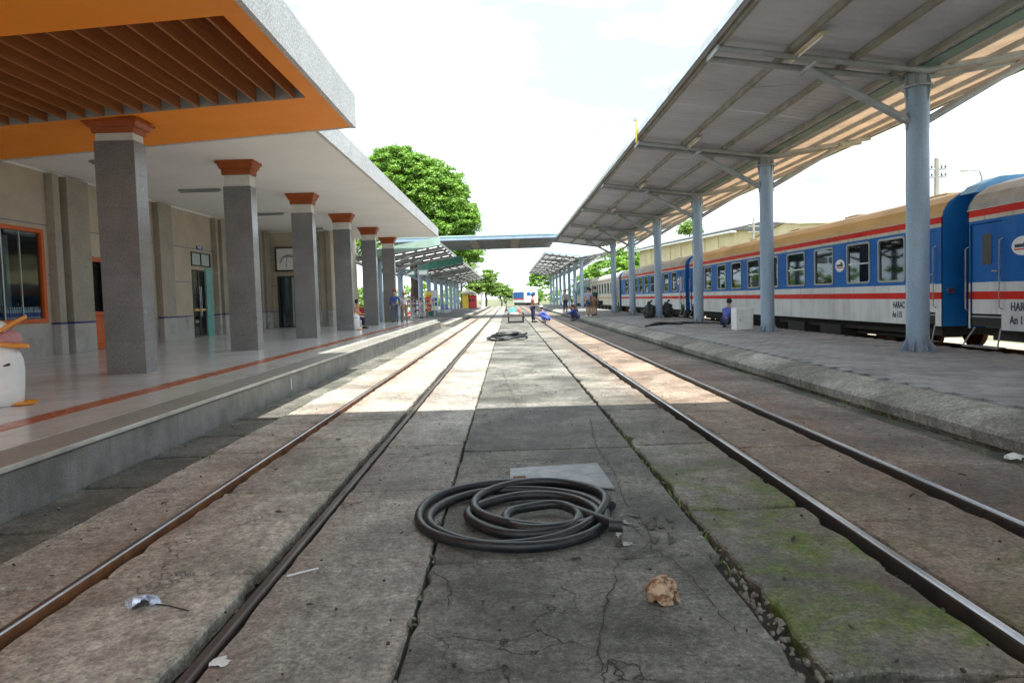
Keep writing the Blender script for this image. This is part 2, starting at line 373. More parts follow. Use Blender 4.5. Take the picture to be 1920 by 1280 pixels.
M['t_blue_d'] = mk('coach_blue_end', (.015,.19,.52), (.012,.15,.42), .5, bstr=.03, spec=.2)
M['t_grey'] = mk('coach_grey', (.68,.69,.69), (.54,.545,.535), .45, spec=.3, streak=.25, seam=.45, scale=1.1, bstr=.04, grain=.1, stretch=(1,1,.6))
M['t_red'] = mk('coach_red', (.66,.016,.006), (.56,.016,.008), .5, bstr=.02, spec=.15, streak=.2, seam=.4)
M['t_cream'] = mk('coach_cream', (.56,.50,.39), (.47,.40,.29), .4, scale=1.5, bstr=.04, streak=.5)
M['t_roof'] = mk('coach_roof_tan', (.66,.41,.15), (.48,.31,.13), .5, scale=1.2, bstr=.06, stretch=(1.,.35,1.))
M['t_roof_g'] = mk('coach_roof_grey', (.45,.44,.41), (.32,.30,.27), .55, scale=1.4, bstr=.06)
M['t_fade'] = mk('coach_faded_cream', (.46,.43,.36), (.36,.33,.27), .5, bstr=.05)
M['t_fade2'] = mk('coach_faded_orange', (.42,.22,.1), (.36,.2,.1), .5, bstr=.05)
M['t_under'] = mk('coach_underframe', (.022,.021,.02), (.04,.032,.025), .8, bstr=.2)
M['t_frame'] = mk('window_frame_grey', (.36,.385,.385), (.27,.29,.29), .45, .3, bstr=.03)
M['t_cab'] = mk('coach_interior', (.11,.135,.135), (.08,.10,.10), .6, bstr=0)
M['curtain'] = mk('curtain_cloth', (.22,.29,.295), (.15,.205,.215), .9, bstr=.1)
M['text'] = mk('lettering_navy', (.02,.03,.075), (.02,.03,.075), .5, bstr=0)
M['logo'] = mk('logo_white', (.78,.78,.76), (.7,.7,.68), .5, bstr=0)
M['hose'] = mk('rubber_hose', (.009,.011,.014), (.035,.036,.037), .45, scale=9, lo=.45, hi=.75, bstr=.12)
M['plate'] = mk('steel_plate', (.27,.28,.295), (.20,.21,.225), .55, .3, scale=6, bstr=.25)
M['water'] = mk('wet_patch', (.10,.10,.095), (.07,.07,.065), .12, bstr=0, rvar=.04)
M['paper'] = mk('crumpled_paper', (.42,.29,.19), (.17,.07,.03), .7, scale=26, lo=.45, hi=.56, bstr=.5)
M['foil'] = mk('foil', (.62,.66,.76), (.16,.18,.30), .3, .5, scale=18, bstr=.4)
M['leaf_dry'] = mk('dry_leaf', (.035,.026,.02), (.06,.04,.026), .85, bstr=.2)
M['stone'] = mk('rubble_stone', (.22,.20,.165), (.11,.10,.08), .9, scale=9, bstr=.5, objrand=.25)
M['litter'] = mk('white_litter', (.72,.72,.70), (.55,.55,.55), .7, bstr=.1)
M['bark'] = mk('bark', (.12,.09,.06), (.07,.052,.036), .95, scale=3, bstr=.8, gscale=14)
def leafmat(name, a, b_):
    q,n,b = newmat(name); p = pos(n)
    col = mix(n, ramp(n,noise(n,p,.9,4),.35,.65), a, b_)
    n.links.new(col,b.inputs['Base Color']); b.inputs['Roughness'].default_value = .5
    tl = nd(n,'ShaderNodeBsdfTranslucent'); n.links.new(mix(n,1.,col,(1.1,1.25,.5),'MULTIPLY'),tl.inputs[0])
    ms = nd(n,'ShaderNodeMixShader'); ms.inputs[0].default_value = .28
    n.links.new(b.outputs[0],ms.inputs[1]); n.links.new(tl.outputs[0],ms.inputs[2])
    n.links.new(ms.outputs[0], n.nodes['Material Output'].inputs[0]); return q
M['leaf'] = leafmat('leaf_bright', (.20,.36,.045), (.125,.25,.035))
M['leaf2'] = leafmat('leaf_mid', (.19,.30,.045), (.13,.22,.04))
M['yellow'] = mk('paint_yellow', (.62,.54,.33), (.52,.44,.26), .7, scale=.6, bstr=.1)
M['yellow_b'] = mk('paint_yellow_bright', (.75,.55,.08), (.65,.46,.07), .6, bstr=.05)
M['red_b'] = mk('paint_red', (.6,.05,.045), (.5,.05,.05), .5, bstr=.05)
M['pole'] = mk('concrete_pole', (.34,.32,.28), (.25,.23,.2), .85, bstr=.2)
M['pink'] = mk('tongue_pink', (.50,.24,.24), (.38,.16,.17), .5, scale=20, bstr=.3)
M['beak'] = mk('beak_orange', (.72,.28,.02), (.6,.22,.02), .4, bstr=.05)
M['penguin'] = mk('penguin_white', (.78,.79,.77), (.66,.67,.65), .35, scale=3, bstr=.04)
M['black'] = mk('black_plastic', (.018,.018,.02), (.03,.03,.03), .5, bstr=.08)
M['bluesign'] = mk('sign_blue', (.04,.07,.28), (.04,.06,.22), .4, bstr=0)
M['brown'] = mk('brown_plank', (.16,.07,.035), (.10,.045,.025), .7, bstr=.3)
M['tealbag'] = mk('cloth_turquoise', (.10,.45,.50), (.08,.36,.42), .7, bstr=.2)
M['skin'] = mk('skin', (.42,.25,.165), (.36,.21,.14), .55, bstr=.03)
M['hair'] = mk('hair_black', (.012,.011,.01), (.02,.018,.016), .6, bstr=.1)
def cloth(name, c): return mk(name, c, tuple(x*.75 for x in c), .85, scale=9, bstr=.25)
for k,c in dict(c_red=(.5,.06,.06),c_navy=(.035,.04,.10),c_blue=(.06,.11,.42),c_blue2=(.10,.13,.50),c_lilac=(.42,.43,.58),c_green=(.02,.10,.08),
                c_grey=(.36,.35,.42),c_orange=(.45,.14,.04),c_denim=(.08,.12,.20),c_white=(.70,.69,.70),c_khaki=(.35,.25,.15),c_slate=(.14,.16,.22),c_purple=(.14,.035,.09)).items():
    M[k] = cloth(k.replace('c_','cloth_'), c)
M['bottle'] = mk('bottle_plastic', (.42,.56,.68), (.34,.48,.6), .15, bstr=0); M['bottlelabel'] = mk('bottle_label', (.03,.09,.42), (.03,.08,.34), .5, bstr=0)

# ================================================================== ground, track bed, platforms
g = MB(); g.add([(-3000,-300,-.16),(3000,-300,-.16),(3000,4500,-.16),(-3000,4500,-.16)],[(0,1,2,3)])
struct(g.build('ground', M['ground']))
g = MB(); g.box(-4.4,5.2,-8,140,-.14,-.075)
bed = struct(g.build('track_bed', M['dirt']))
def slab(x0,x1,y0,y1,mat,zt=0.,rough=.009,thick=.075,step=.12,name='slab',parent=None,flat=False):
    """one cast slab: worn, chipped outline and rounded arris"""
    P0 = []; nx = max(1,int((x1-x0)/step)); ny = max(1,int((y1-y0)/step))
    if flat: nx = ny = 1
    for i in range(nx): P0.append((x0+(x1-x0)*i/nx,y0))
    for i in range(ny): P0.append((x1,y0+(y1-y0)*i/ny))
    for i in range(nx): P0.append((x1-(x1-x0)*i/nx,y1))
    for i in range(ny): P0.append((x0,y1-(y1-y0)*i/ny))
    cx,cy = (x0+x1)/2,(y0+y1)/2; n = len(P0)
    ja = [abs(random.gauss(0,rough)) + (.02*random.random() if random.random()<.06 and not flat else 0) for _ in P0]
    tilt = (random.uniform(-.003,.003),random.uniform(-.002,.002),random.uniform(-.004,.004))
    def inn(p,d):
        return (p[0]+(d if p[0]<=x0+1e-6 else -d if p[0]>=x1-1e-6 else 0), p[1]+(d if p[1]<=y0+1e-6 else -d if p[1]>=y1-1e-6 else 0))
    def zz(p,dz): return zt+dz+(p[0]-cx)*tilt[0]+(p[1]-cy)*tilt[1]+tilt[2]
    m_ = MB(); vs = []
    for d,dz in ((0,-thick),(0,-.014),(.011,0)):
        for k,p in enumerate(P0):
            q = inn(p, ja[k]+d); vs.append((*q, zt-thick if dz==-thick else zz(q,dz)))
    fs = [(r*n+i,r*n+(i+1)%n,(r+1)*n+(i+1)%n,(r+1)*n+i) for r in range(2) for i in range(n)]
    fs.append(tuple(range(2*n,3*n)))
    m_.add(vs,fs); return m_.build(name, mat, parent or bed, normals=False)
def strip(x0,x1,mat,joints,zt=0.,gap=.012,**k):
    for a,b in zip(joints[:-1],joints[1:]): slab(x0,x1,a+gap,b,mat,zt,**k)
def jt(first,pitch,near,far=(26,34,44,58,76,100,136)):
    y = first; o = []
    while y < near: o.append(y); y += pitch*random.uniform(.97,1.03)
    return [-7.5,-2.]+o+list(far)
strip(-3.20,-2.505,M['slab_l'],jt(.42,1.70,23))
strip(-2.385,-1.478,M['slab_l'],jt(.42,1.70,23),.012,rough=.014)
strip(-1.348,-.517,M['slab_p'],jt(.5,1.68,23),rough=.005)
strip(-.508,1.21,M['slab_c'],[3.95]+jt(.9,3.05,23)[4:],rough=.006); strip(-.508,1.145,M['slab_c'],[-7.5,-2,.9,3.95],rough=.012)
strip(1.235,2.06,M['slab_r'],jt(.5,2.18,23),-.004,rough=.024)
strip(2.225,3.105,M['slab_rr'],jt(.08,2.20,23),-.004,rough=.012)
strip(3.255,4.30,M['slab_g'],jt(1.4,4.4,23),-.012)
strip(-3.865,-3.225,M['gutter'],jt(.2,1.15,23,(26,34,40)),-.03,rough=.02)
strip(4.315,4.60,M['gutter'],jt(.2,2.2,23),-.045,rough=.02)

# rails
RAILS = [(-2.45,'far left rail with rusty orange side beside the tiled platform',.045,'railrust'),(-1.39,'dull flat rail set flush in the slabs left of the hose',.012,'railflat'),
         (2.13,'shiny rounded rail with chipped slab edges right of the hose',.042,'rail'),(3.18,'polished rail nearest the kerb of the paved platform',.042,'rail')]
for x,lab,zt,mm in RAILS:
    r_ = MB(); hw = .031
    pr = [(-hw,-.07),(hw,-.07),(hw,zt-.016),(hw*.86,zt-.006),(hw*.5,zt),(-hw*.5,zt),(-hw*.86,zt-.006),(-hw,zt-.016)]
    ys = [-7,1,6,12,24,48,90,138]
    for a,b in zip(ys[:-1],ys[1:]):
        for i in range(len(pr)):
            j = (i+1)%len(pr)
            if i==0: continue
            r_.mi = 1 if i in (3,4,5) else 0
            r_.add([(x+pr[i][0],a,pr[i][1]),(x+pr[j][0],a,pr[j][1]),(x+pr[j][0],b,pr[j][1]),(x+pr[i][0],b,pr[i][1])],[(0,1,2,3)])
    top = M['rail'] if mm!='railflat' else M['railflat']
    tag(r_.build('rail',[M[{'rail':'raildark'}.get(mm,mm)],top],normals=True,smooth=50),lab,'rail')
for k,(x0,x1,y0,y1) in enumerate(((-1.39,2.13,118,62),(-2.45,-5.4,70,136))):
    r_ = MB(); pts = [(x0+(x1-x0)*(3*t*t-2*t*t*t), y0+(y1-y0)*t, .03) for t in [i/14 for i in range(15)]]
    for p,q in zip(pts[:-1],pts[1:]):
        r_.add([(p[0]-.034,p[1],.034),(p[0]+.034,p[1],.034),(q[0]+.034,q[1],.034),(q[0]-.034,q[1],.034),(p[0]-.034,p[1],0),(p[0]+.034,p[1],0),(q[0]+.034,q[1],0),(q[0]-.034,q[1],0)],[(0,1,2,3),(0,3,7,4),(1,2,6,5)])
    tag(r_.build('rail',M['rail']),['curved switch rail crossing between the two tracks far away','siding rail curving off left past the far canopies'][k],'rail')

# ---- left platform (tiled)
PZ = .38
g = MB(); g.box(-12.6,-4.34,-8,41.6,-.1,PZ); lp = struct(g.build('left_platform', M['floor']))
g = MB(); g.box(-5.02,-4.345,-8,41.5,PZ,PZ+.005); struct(g.build('platform_edge_tiles', M['floor_edge']))
g = MB()
tilem = None
for k in range(122):
    y0 = -7+k*.4
    if tilem is None:
        q = MB(); q.box(-5.345,-5.045,0,.396,PZ,PZ+.006); o_ = q.build('red_tile',M['redtile'],lp); tilem = o_.data
    else: o_ = link('red_tile',tilem,lp)
    o_.location.y = y0
y = -7.6; k = 0
while y < 37.6:
    l_ = 1.93; b = min(y+l_,37.8)
    g = MB(); g.box(-3.885,-3.86,y+.004,b,-.09,PZ-.055); g.build('face_panel',M['granite_wall'],lp,bevel=.003)
    g = MB(); g.box(-4.335,-3.85,y+.003,b,PZ-.052,PZ+.004); g.build('coping_stone',M['coping'],lp,bevel=.008)
    g = MB(); g.box(-3.848,-3.828,y+.002,b,PZ-.035,PZ+.007); g.build('nosing',M['trim'],lp,bevel=.004)
    y += l_
g = MB(); g.box(-4.34,-3.89,-8,37.8,-.1,PZ-.056); g.build('platform_core',M['kerb'],lp)
g = MB(); g.prism([(37.8,-.1),(37.8,PZ),(41.2,.05),(41.2,-.1)],'x',-4.6,-3.86); g.build('end_ramp',M['kerb'],lp)
g = MB(); g.box(-16,-4.05,41.6,128,-.1,.10); lp2 = struct(g.build('far_left_platform',M['plaza']))
g = MB(); g.box(-4.05,-3.75,41.6,128,-.1,.112); g.build('kerb',M['kerb'],lp2,bevel=.02)
tag(MB().obox((-3.862+.006,11.95,.16),(.012,.035,.2),0,R(7)).build('paint_mark',M['litter']),'short white paint stripe daubed on the grey platform face','paint mark')

# ---- right platform (pavers + kerb)
g = MB(); g.box(5.06,9.05,-8,128,-.1,.255); rp = struct(g.build('right_platform',M['plaza']))
y = -7.; 
while y < 127:
    l_ = 1.25*random.uniform(.92,1.08) if y < 24 else 8
    j = random.uniform(-.012,.012)
    prof = [(4.66+j,-.07),(4.66+j,-.02),(4.605+j,-.01),(4.592+j,.105),(4.615+j,.135),(4.80+j,.205),(5.04,.266),(5.09,.272),(5.09,-.06)]
    g = MB(); g.prism(prof,'y',y+.006,y+l_); ob = g.build('kerb_stone',M['kerb_r'],rp,smooth=18); y += l_
def paver_mesh(name, cells, parent, stuff):
    if stuff:
        q = MB()
        for (x,y_,dz) in cells: q.box(x-.117,x+.117,y_-.117,y_+.117,.25,.285+dz)
        o_ = q.build(name,M['paver'],parent,normals=False); o_['kind'] = 'stuff'; return
    q = MB(); a=.117; b=.109
    q.add([(-a,-a,0),(a,-a,0),(a,a,0),(-a,a,0),(-a,-a,.027),(a,-a,.027),(a,a,.027),(-a,a,.027),(-b,-b,.035),(b,-b,.035),(b,b,.035),(-b,b,.035)],
          [(0,1,5,4),(1,2,6,5),(2,3,7,6),(3,0,4,7),(4,5,9,8),(5,6,10,9),(6,7,11,10),(7,4,8,11),(8,9,10,11)])
    first = None
    for (x,y_,dz) in cells:
        if first is None: o_ = q.build(name,M['paver'],parent,normals=False); first = o_.data
        else: o_ = link(name,first,parent)
        o_.location = (x,y_,.25+dz); o_.rotation_euler = (random.uniform(-.008,.008),random.uniform(-.008,.008),random.choice((0,1))*R(90)*0+random.uniform(-.02,.02))
near = []; far_ = []
for r_ in range(0,150):
    yy = 4.2+r_*.243
    for c_ in range(16):
        xx = 5.215+c_*.243+(.12 if r_%2 else 0)
        if xx > 8.95: continue
        px = 1280*xx/yy
        if yy < 40 and px < 1060 :
            (near if (yy<9.9 and len(near)<300) else far_).append((xx,yy,random.uniform(-.004,.004)))
paver_mesh('paver',near,rp,False); paver_mesh('paver_field',far_,rp,True)
# train track and yard behind
g = MB(); g.box(9.2,13.5,-12,130,-.15,-.06); struct(g.build('train_track_bed',M['ballast']))
for x in (10.33,11.37):
    q = MB(); q.box(x-.034,x+.034,-12,128,-.06,.05); tag(q.build('rail',M['railrust']),'rusty rail under the standing coaches, '+('near' if x<11 else 'far')+' side','rail')

# ================================================================== station building, left
bld = thing('station_building','stone clad station building with white canopy ceiling behind the columns','building',(-12.4,20,PZ))
WX = -12.4; CZ = 5.34
holes = [(13.6,18.40,1.27,3.75),(20.23,23.95,.38,3.16),(26.95,28.1,.38,3.06),(26.95,28.65,3.2,3.76),(32.3,33.2,.38,3.4)]
us = sorted({-8,35.6,*[h[0] for h in holes],*[h[1] for h in holes]}); zs = sorted({PZ,1.2,5.6,*[h[2] for h in holes],*[h[3] for h in holes]})
g = MB(); g.cells('x',WX,us,zs,holes,lambda u,z: 1 if z<1.2 else 0)
g.cells('y',35.6,[-12.4,-11.95,-10.3,-9.1],[PZ,1.2,3.05,5.6],[(-11.95,-10.3,.38,3.05)],lambda u,z: 1 if z<1.2 else 0)
g.cells('x',-9.1,[35.6,41.5],[PZ,1.2,5.6],[],lambda u,z: 1 if z<1.2 else 0)
g.build('wall',[M['stone_tan'],M['dado']],bld,normals=False)
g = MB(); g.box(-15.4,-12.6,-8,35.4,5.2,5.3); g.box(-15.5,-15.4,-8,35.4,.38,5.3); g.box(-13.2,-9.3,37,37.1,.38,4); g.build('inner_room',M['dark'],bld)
for (a,b) in ((18.62,18.9),(19.22,20.2),(23.3,23.58),(24.2,25.15),(28.9,29.1),(29.45,30.4),(34.0,34.25),(34.65,35.4),(12.6,12.85),(11.3,12.2)):
    g = MB(); g.box(WX,WX+.22,a,b,1.255,CZ-.06); g.build('pilaster',M['stone_dark'],bld,bevel=.01)
    g = MB(); g.box(WX,WX+.225,a-.003,b+.003,PZ,1.205); g.build('pilaster_base',M['dado'],bld,bevel=.01)
    g = MB(); g.box(WX,WX+.228,a-.005,b+.005,1.208,1.252); g.build('blue_line',M['blueline'],bld)
for (a,b) in ((-10.2,-9.7),(-9.35,-9.1)):
    g = MB(); g.box(a,b,35.4,35.6,1.2,CZ-.06); g.build('pilaster',M['stone_dark'],bld,bevel=.01)
    g = MB(); g.box(a-.003,b+.003,35.395,35.6,PZ,1.197); g.build('pilaster_base',M['dado'],bld,bevel=.01)
for z,t in ((1.23,.022),(2.55,.010),(3.88,.010)):
    for (a,b) in ((-8,13.4),(18.55,20.3),(24.2,26.85),(28.75,32.2),(33.3,35.6)) if z<3 else ((-8,35.6),):
        g = MB(); g.box(WX-.01,WX+.006,a,b,z-t,z+t); g.build('blue_line',M['blueline'],bld)
    g = MB(); g.box(-12.38,-12.0,35.594,35.62,z-t,z+t); g.build('blue_line',M['blueline'],bld)
g = MB(); g.box(-12.45,-4.15,14.42,41.0,CZ,CZ+.05); g.build('ceiling',M['white'],bld)
g = MB(); g.box(-4.145,-4.05,14.42,41.0,CZ-.012,CZ+.50); g.box(-12.4,-4.146,40.9,41.0,CZ-.01,CZ+.5); g.build('fascia',M['granite_w'],bld)
g = MB(); g.box(-16,-4.146,14.42,40.89,CZ+.06,CZ+.45); g.build('roof',M['granite_w'],bld)
g = MB(); g.box(WX+.001,WX+.10,-8,35.6,CZ-.055,CZ-.002); g.box(WX+.1,-9.1,35.5,35.599,CZ-.055,CZ-.002); g.build('cornice',M['white'],bld,bevel=.012)
# shop window
def frame_x(name,a,b,z0,z1,t,mat,x0,x1,parent):
    q = MB(); q.ring([(a,z0),(b,z0),(b,z1),(a,z1)],[(a+t,z0+t),(b-t,z0+t),(b-t,z1-t),(a+t,z1-t)],'x',x0,x1); return q.build(name,mat,parent,bevel=.006)
win = MB().add([(WX-.025,13.7,1.37),(WX-.025,18.3,1.37),(WX-.025,18.3,3.65),(WX-.025,13.7,3.65)],[(0,1,2,3)]).build('shop_window',M['glass_s'],bld,normals=False)
frame_x('frame',13.6,18.40,1.27,3.75,.11,M['orange_door'],WX-.08,WX+.05,win)
g = MB(); g.box(WX-.06,WX-.015,16.9,16.94,1.38,3.64); g.box(WX-.06,WX-.015,17.55,17.575,1.38,3.64); g.build('mullion',M['alu'],win)
g = MB(); g.box(WX-.9,WX-.05,13.6,18.4,1.33,1.38); g.build('shelf',M['white'],bld)
g = MB(); g.box(WX-.75,WX-.7,16.8,18.1,1.5,3.6); g.build('poster_board',M['curtain'],bld)
# orange doors: four leaves
for k in range(4):
    a = 20.25+k*.92; b = a+.9
    lf = frame_x('door_leaf',a,b,.40,3.15,.13,M['orange_door'],WX-.06,WX+.03,bld)
    MB().box(WX-.05,WX+.01,a+.12,b-.12,.52,1.4).build('lower_panel',M['orange_door'],lf,bevel=.02)
    q = MB(); q.box(WX-.045,WX+.035,a+.13,b-.13,1.4,1.52); q.build('cross_rail',M['orange_door'],lf)
    MB().box(WX-.02,WX-.012,a+.13,b-.13,1.52,3.03).build('pane',M['glass'],lf)
    q = MB(); y_ = b-.07 if k%2==0 else a+.07; q.cyl((WX+.03,y_,1.35),(WX+.09,y_,1.35),.012); q.cyl((WX+.085,y_,1.25),(WX+.085,y_,1.46),.014); q.build('handle',M['black'],lf)
# glass door + transom
frame_x('transom_frame',26.95,28.65,3.2,3.76,.05,M['darkmetal'],WX-.04,WX+.04,bld)
q = MB(); q.box(WX-.03,WX+.03,27.77,27.83,3.25,3.71); q.build('transom_bar',M['darkmetal'],bld)
for a,b in ((27.0,27.77),(27.83,28.6)): MB().box(WX-.012,WX-.004,a,b,3.25,3.71).build('transom_pane',M['frost'],bld)
for a,b in ((26.97,27.52),(27.53,28.08)):
    d_ = frame_x('glass_door',a,b,.40,3.05,.06,M['darkmetal'],WX-.035,WX+.015,bld)
    MB().box(WX-.015,WX-.008,a+.06,b-.06,.46,2.99).build('pane',M['glass'],d_)
    q = MB(); y_ = 27.46 if a<27.2 else 27.59; q.cyl((WX+.06,y_,1.2),(WX+.06,y_,2.4),.015); q.build('handle',M['chrome'],d_)
    q = MB(); q.box(WX-.01,WX+.02,a+.06,b-.06,1.42,1.5); q.build('push_bar',M['yellow_b'],d_)
MB().box(WX+.002,WX+.05,28.12,28.68,PZ,3.17).build('door_jamb',M['teal'],bld,bevel=.006)
MB().box(WX+.002,WX+.06,33.2,33.5,1.2,3.5).build('door_jamb',M['teal'],bld,bevel=.006)
MB().box(WX-.02,WX-.01,32.3,33.2,.38,3.4).build('side_door_pane',M['glass'],bld)
q = MB(); q.ring([(-11.95,.39),(-10.3,.39),(-10.3,3.05),(-11.95,3.05)],[(-11.87,.45),(-10.38,.45),(-10.38,2.97),(-11.87,2.97)],'y',35.56,35.63); gd = q.build('end_door',M['darkmetal'],bld)
MB().box(-11.87,-10.38,35.6,35.606,.45,2.97).build('pane',M['glass'],gd)
q = MB(); q.box(-11.2,-11.12,35.55,35.6,.45,2.97); q.build('mullion',M['alu'],gd)
sg = thing('door_sign','small blue name plate with white lettering above the glass door','sign',(WX+.01,27.72,3.94))
MB().box(WX+.007,WX+.025,27.45,28.0,3.895,4.03).build('plate',M['bluesign'],sg)
q = MB(); [q.box(WX+.026,WX+.028,a,b,z,z+.03) for a,b,z in ((27.52,27.93,3.975),(27.58,27.86,3.92))]; q.build('lettering',M['logo'],sg)
bd = thing('wall_board','framed white wall board with dark drawing on the end wall','board',(-11.1,35.5,3.9))
q = MB(); q.ring([(-12.0,3.28),(-10.1,3.28),(-10.1,4.55),(-12.0,4.55)],[(-11.92,3.36),(-10.18,3.36),(-10.18,4.47),(-11.92,4.47)],'y',35.5,35.58); q.build('frame',M['darkmetal'],bd)
MB().box(-11.92,-10.18,35.54,35.58,3.36,4.47).build('panel',M['white'],bd)
q = MB(); q.tube([(-11.75,35.53,3.7),(-11.6,35.53,4.0),(-11.35,35.53,4.1),(-11.1,35.53,4.05),(-10.9,35.53,4.2),(-10.6,35.53,4.1)],[.03,.05,.08,.06,.07,.02],6)
q.tube([(-11.35,35.53,4.05),(-11.45,35.53,3.7),(-11.4,35.53,3.5)],.02,6); q.tube([(-11.0,35.53,4.05),(-10.9,35.53,3.75),(-11.0,35.53,3.5)],.02,6); q.build('drawing',M['steelgrey'],bd)
# bottles on the sill
bo = thing('water_bottle','clear water bottle with blue label in the row on the shop window shelf','bottle',(WX-.3,16.95,1.30),'water bottles lined up behind the shop window')
local(bo); bo.location=(WX-.10,16.95,1.38)
q = MB(); q.lathe([(.028,0),(.036,.01),(.036,.2),(.030,.235),(.013,.275),(.013,.29)],n=10); q.build('body',M['bottle'],bo,smooth=40)
q = MB(); q.lathe([(.0375,.07),(.0375,.17)],n=10); q.build('wrapper',M['bottlelabel'],bo,smooth=40)
q = MB(); q.lathe([(.017,.285),(.017,.315)],n=8); q.build('cap',M['logo'],bo)
for r_ in range(2):
    for k in range(18):
        if r_==0 and k==0: continue
        copy_tree(bo,(WX-.10-.09*r_+random.uniform(-.01,.01),16.95+k*.08+.03*r_,1.38))

rb=thing('bench','red bench far back between the fifth and last columns','bench',(-9.0,43.0,.38))
MB().box(-9.9,-8.3,43.6,44.0,.55,.62).build('seat',M['red_b'],rb); MB().box(-9.9,-8.3,44.0,44.06,.7,1.25).build('backrest',M['red_b'],rb)
for x in (-9.8,-8.4): MB().box(x-.04,x+.04,43.65,44.0,.1,.55).build('leg',M['black'],rb)
# ---- six granite columns
def column(y, label, top, h1, band=.30):
    x0,x1 = -7.36,-6.64; d = .40
    c_ = thing('column',label,'column',(-7.0,y+d/2,PZ),'granite columns along the tiled platform')
    zz = [PZ+i*(h1-PZ)/7 for i in range(8)]
    for a,b in zip(zz[:-1],zz[1:]): MB().box(x0,x1,y,y+d,a+.0008,b-.0004).build('granite_block',M['granite'],c_,bevel=.0022)
    MB().box(x0+.02,x1-.02,y+.02,y+d-.02,h1,h1+band).build('white_band',M['white_band'],c_,bevel=.006)
    z = h1+band; t = top-z
    cp = MB(); e = 0
    for e0,e1,za,zb in ((.015,.03,0,.42),(.06,.065,.42,.50),(.07,.11,.50,.80),(.135,.135,.80,1.)):
        v = [(s*(.36+ee)-7.0,q_*(.2+ee)+y+.2,z+t*zc) for ee,zc in ((e0,za),(e1,zb)) for s,q_ in ((-1,-1),(1,-1),(1,1),(-1,1))]
        cp.add(v,[(3,2,1,0),(4,5,6,7),(0,1,5,4),(1,2,6,5),(2,3,7,6),(3,0,4,7)])
    cp.build('capital',M['capital'],c_)
    return c_
CL = ['nearest and widest granite column under the orange portal roof','second granite column, just past the orange portal roof','third granite column, in front of the framed wall board',
      'fourth granite column, left of the seated person in blue','fifth granite column, right of the penguin bin far away','last granite column, where the two walkers pass']
for k,l_ in enumerate(CL): column(12.45+k*5.58, l_, 4.945 if k==0 else CZ-.002, 4.585 if k==0 else 4.68, .14 if k==0 else .30)

# ---- orange portal roof with louvers (tilts up towards the tracks)
por = thing('portal_roof','orange portal roof with brown louvers and speckled granite edge','roof',(-7.5,8,5.))
def zs_(x): return 5.2+.064*(x+3.15)
def tq(b_,x0,x1,y0,y1,t0,t1):
    b_.add([(x0,y0,zs_(x0)+t0),(x1,y0,zs_(x1)+t0),(x1,y1,zs_(x1)+t0),(x0,y1,zs_(x0)+t0),(x0,y0,zs_(x0)+t1),(x1,y0,zs_(x1)+t1),(x1,y1,zs_(x1)+t1),(x0,y1,zs_(x0)+t1)],
          [(3,2,1,0),(4,5,6,7),(0,1,5,4),(1,2,6,5),(2,3,7,6),(3,0,4,7)])
OX0,OX1,OY0,OY1 = -12.2,-3.46,8.75,12.25
b_ = MB(); tq(b_,-12.39,-3.16,OY1,14.4,0,.4); tq(b_,-12.39,-3.16,-2.,OY0,0,.4); tq(b_,OX1,-3.16,OY0+.001,OY1-.001,0,.4); tq(b_,-12.39,OX0,OY0+.001,OY1-.001,0,.4)
b_.build('soffit',M['orange'],por)
b_ = MB(); tq(b_,OX0-.01,OX1+.01,OY0-.01,OY1+.01,.401,.45); b_.build('louver_backing',M['louver'],por)
b_ = MB(); tq(b_,OX0,OX1-.02,OY1-.012,OY1-.002,.004,.4); b_.build('end_board',M['steelgrey'],por)
x = OX1-.20
while x > OX0+.1:
    b_ = MB(); tq(b_,x-.03,x,OY0+.002,OY1-.015,.003,.33); b_.build('louver_slat',M['louver'],por); x -= .335
b_ = MB(); b_.box(-3.158,-3.07,-2,14.5,zs_(-3.15)-.02,5.87); tq(b_,-12.4,-3.159,14.402,14.5,-.006,.6); b_.build('fascia',M['granite_w'],por)
b_ = MB(); b_.box(-12.4,-3.16,-2,14.4,5.66,5.8); b_.build('roof_slab',M['granite_w'],por)

# ceiling lights
def fix(name,label,p0,p1,wd,group,mat=M['tubelight'],hang=.0):
    c = [(a+b)/2 for a,b in zip(p0,p1)]
    t = thing(name,label,'light fixture',c,group)
    p0=Vector(p0);p1=Vector(p1); d=(p1-p0); a=math.atan2(d.y,d.x); Ln=d.length
    MB().obox((c[0],c[1],c[2]+.03),(Ln,wd,.05),a).build('housing',M['steelgrey'] if mat is M['darkmetal'] else M['tubelight'],t,bevel=.006)
    q = MB(); q.cyl(p0+d*.03+Vector((0,0,-.02)),p1-d*.03+Vector((0,0,-.02)),.018,n=8); q.build('tube',M['logo'] if mat is not M['darkmetal'] else M['steelgrey'],t)
    if hang: q = MB(); [q.cyl((p.x,p.y,p.z+.05),(p.x,p.y,p.z+hang),.008,n=5) for p in (p0+d*.15,p1-d*.15)]; q.build('hanger',M['steelgrey'],t)
    return t
for k,(y,l_) in enumerate(((17.5,'ceiling tube light half hidden behind the nearest column'),(22.15,'ceiling tube light just left of the second column'),(28.3,'ceiling tube light between second and third columns'),(34.2,'farthest ceiling tube light over the end wall'))):
    fix('tube_light',l_,(-10.45,y,CZ-.07),(-9.1,y,CZ-.07),.14,'tube lights under the white ceiling',M['darkmetal'],.045)

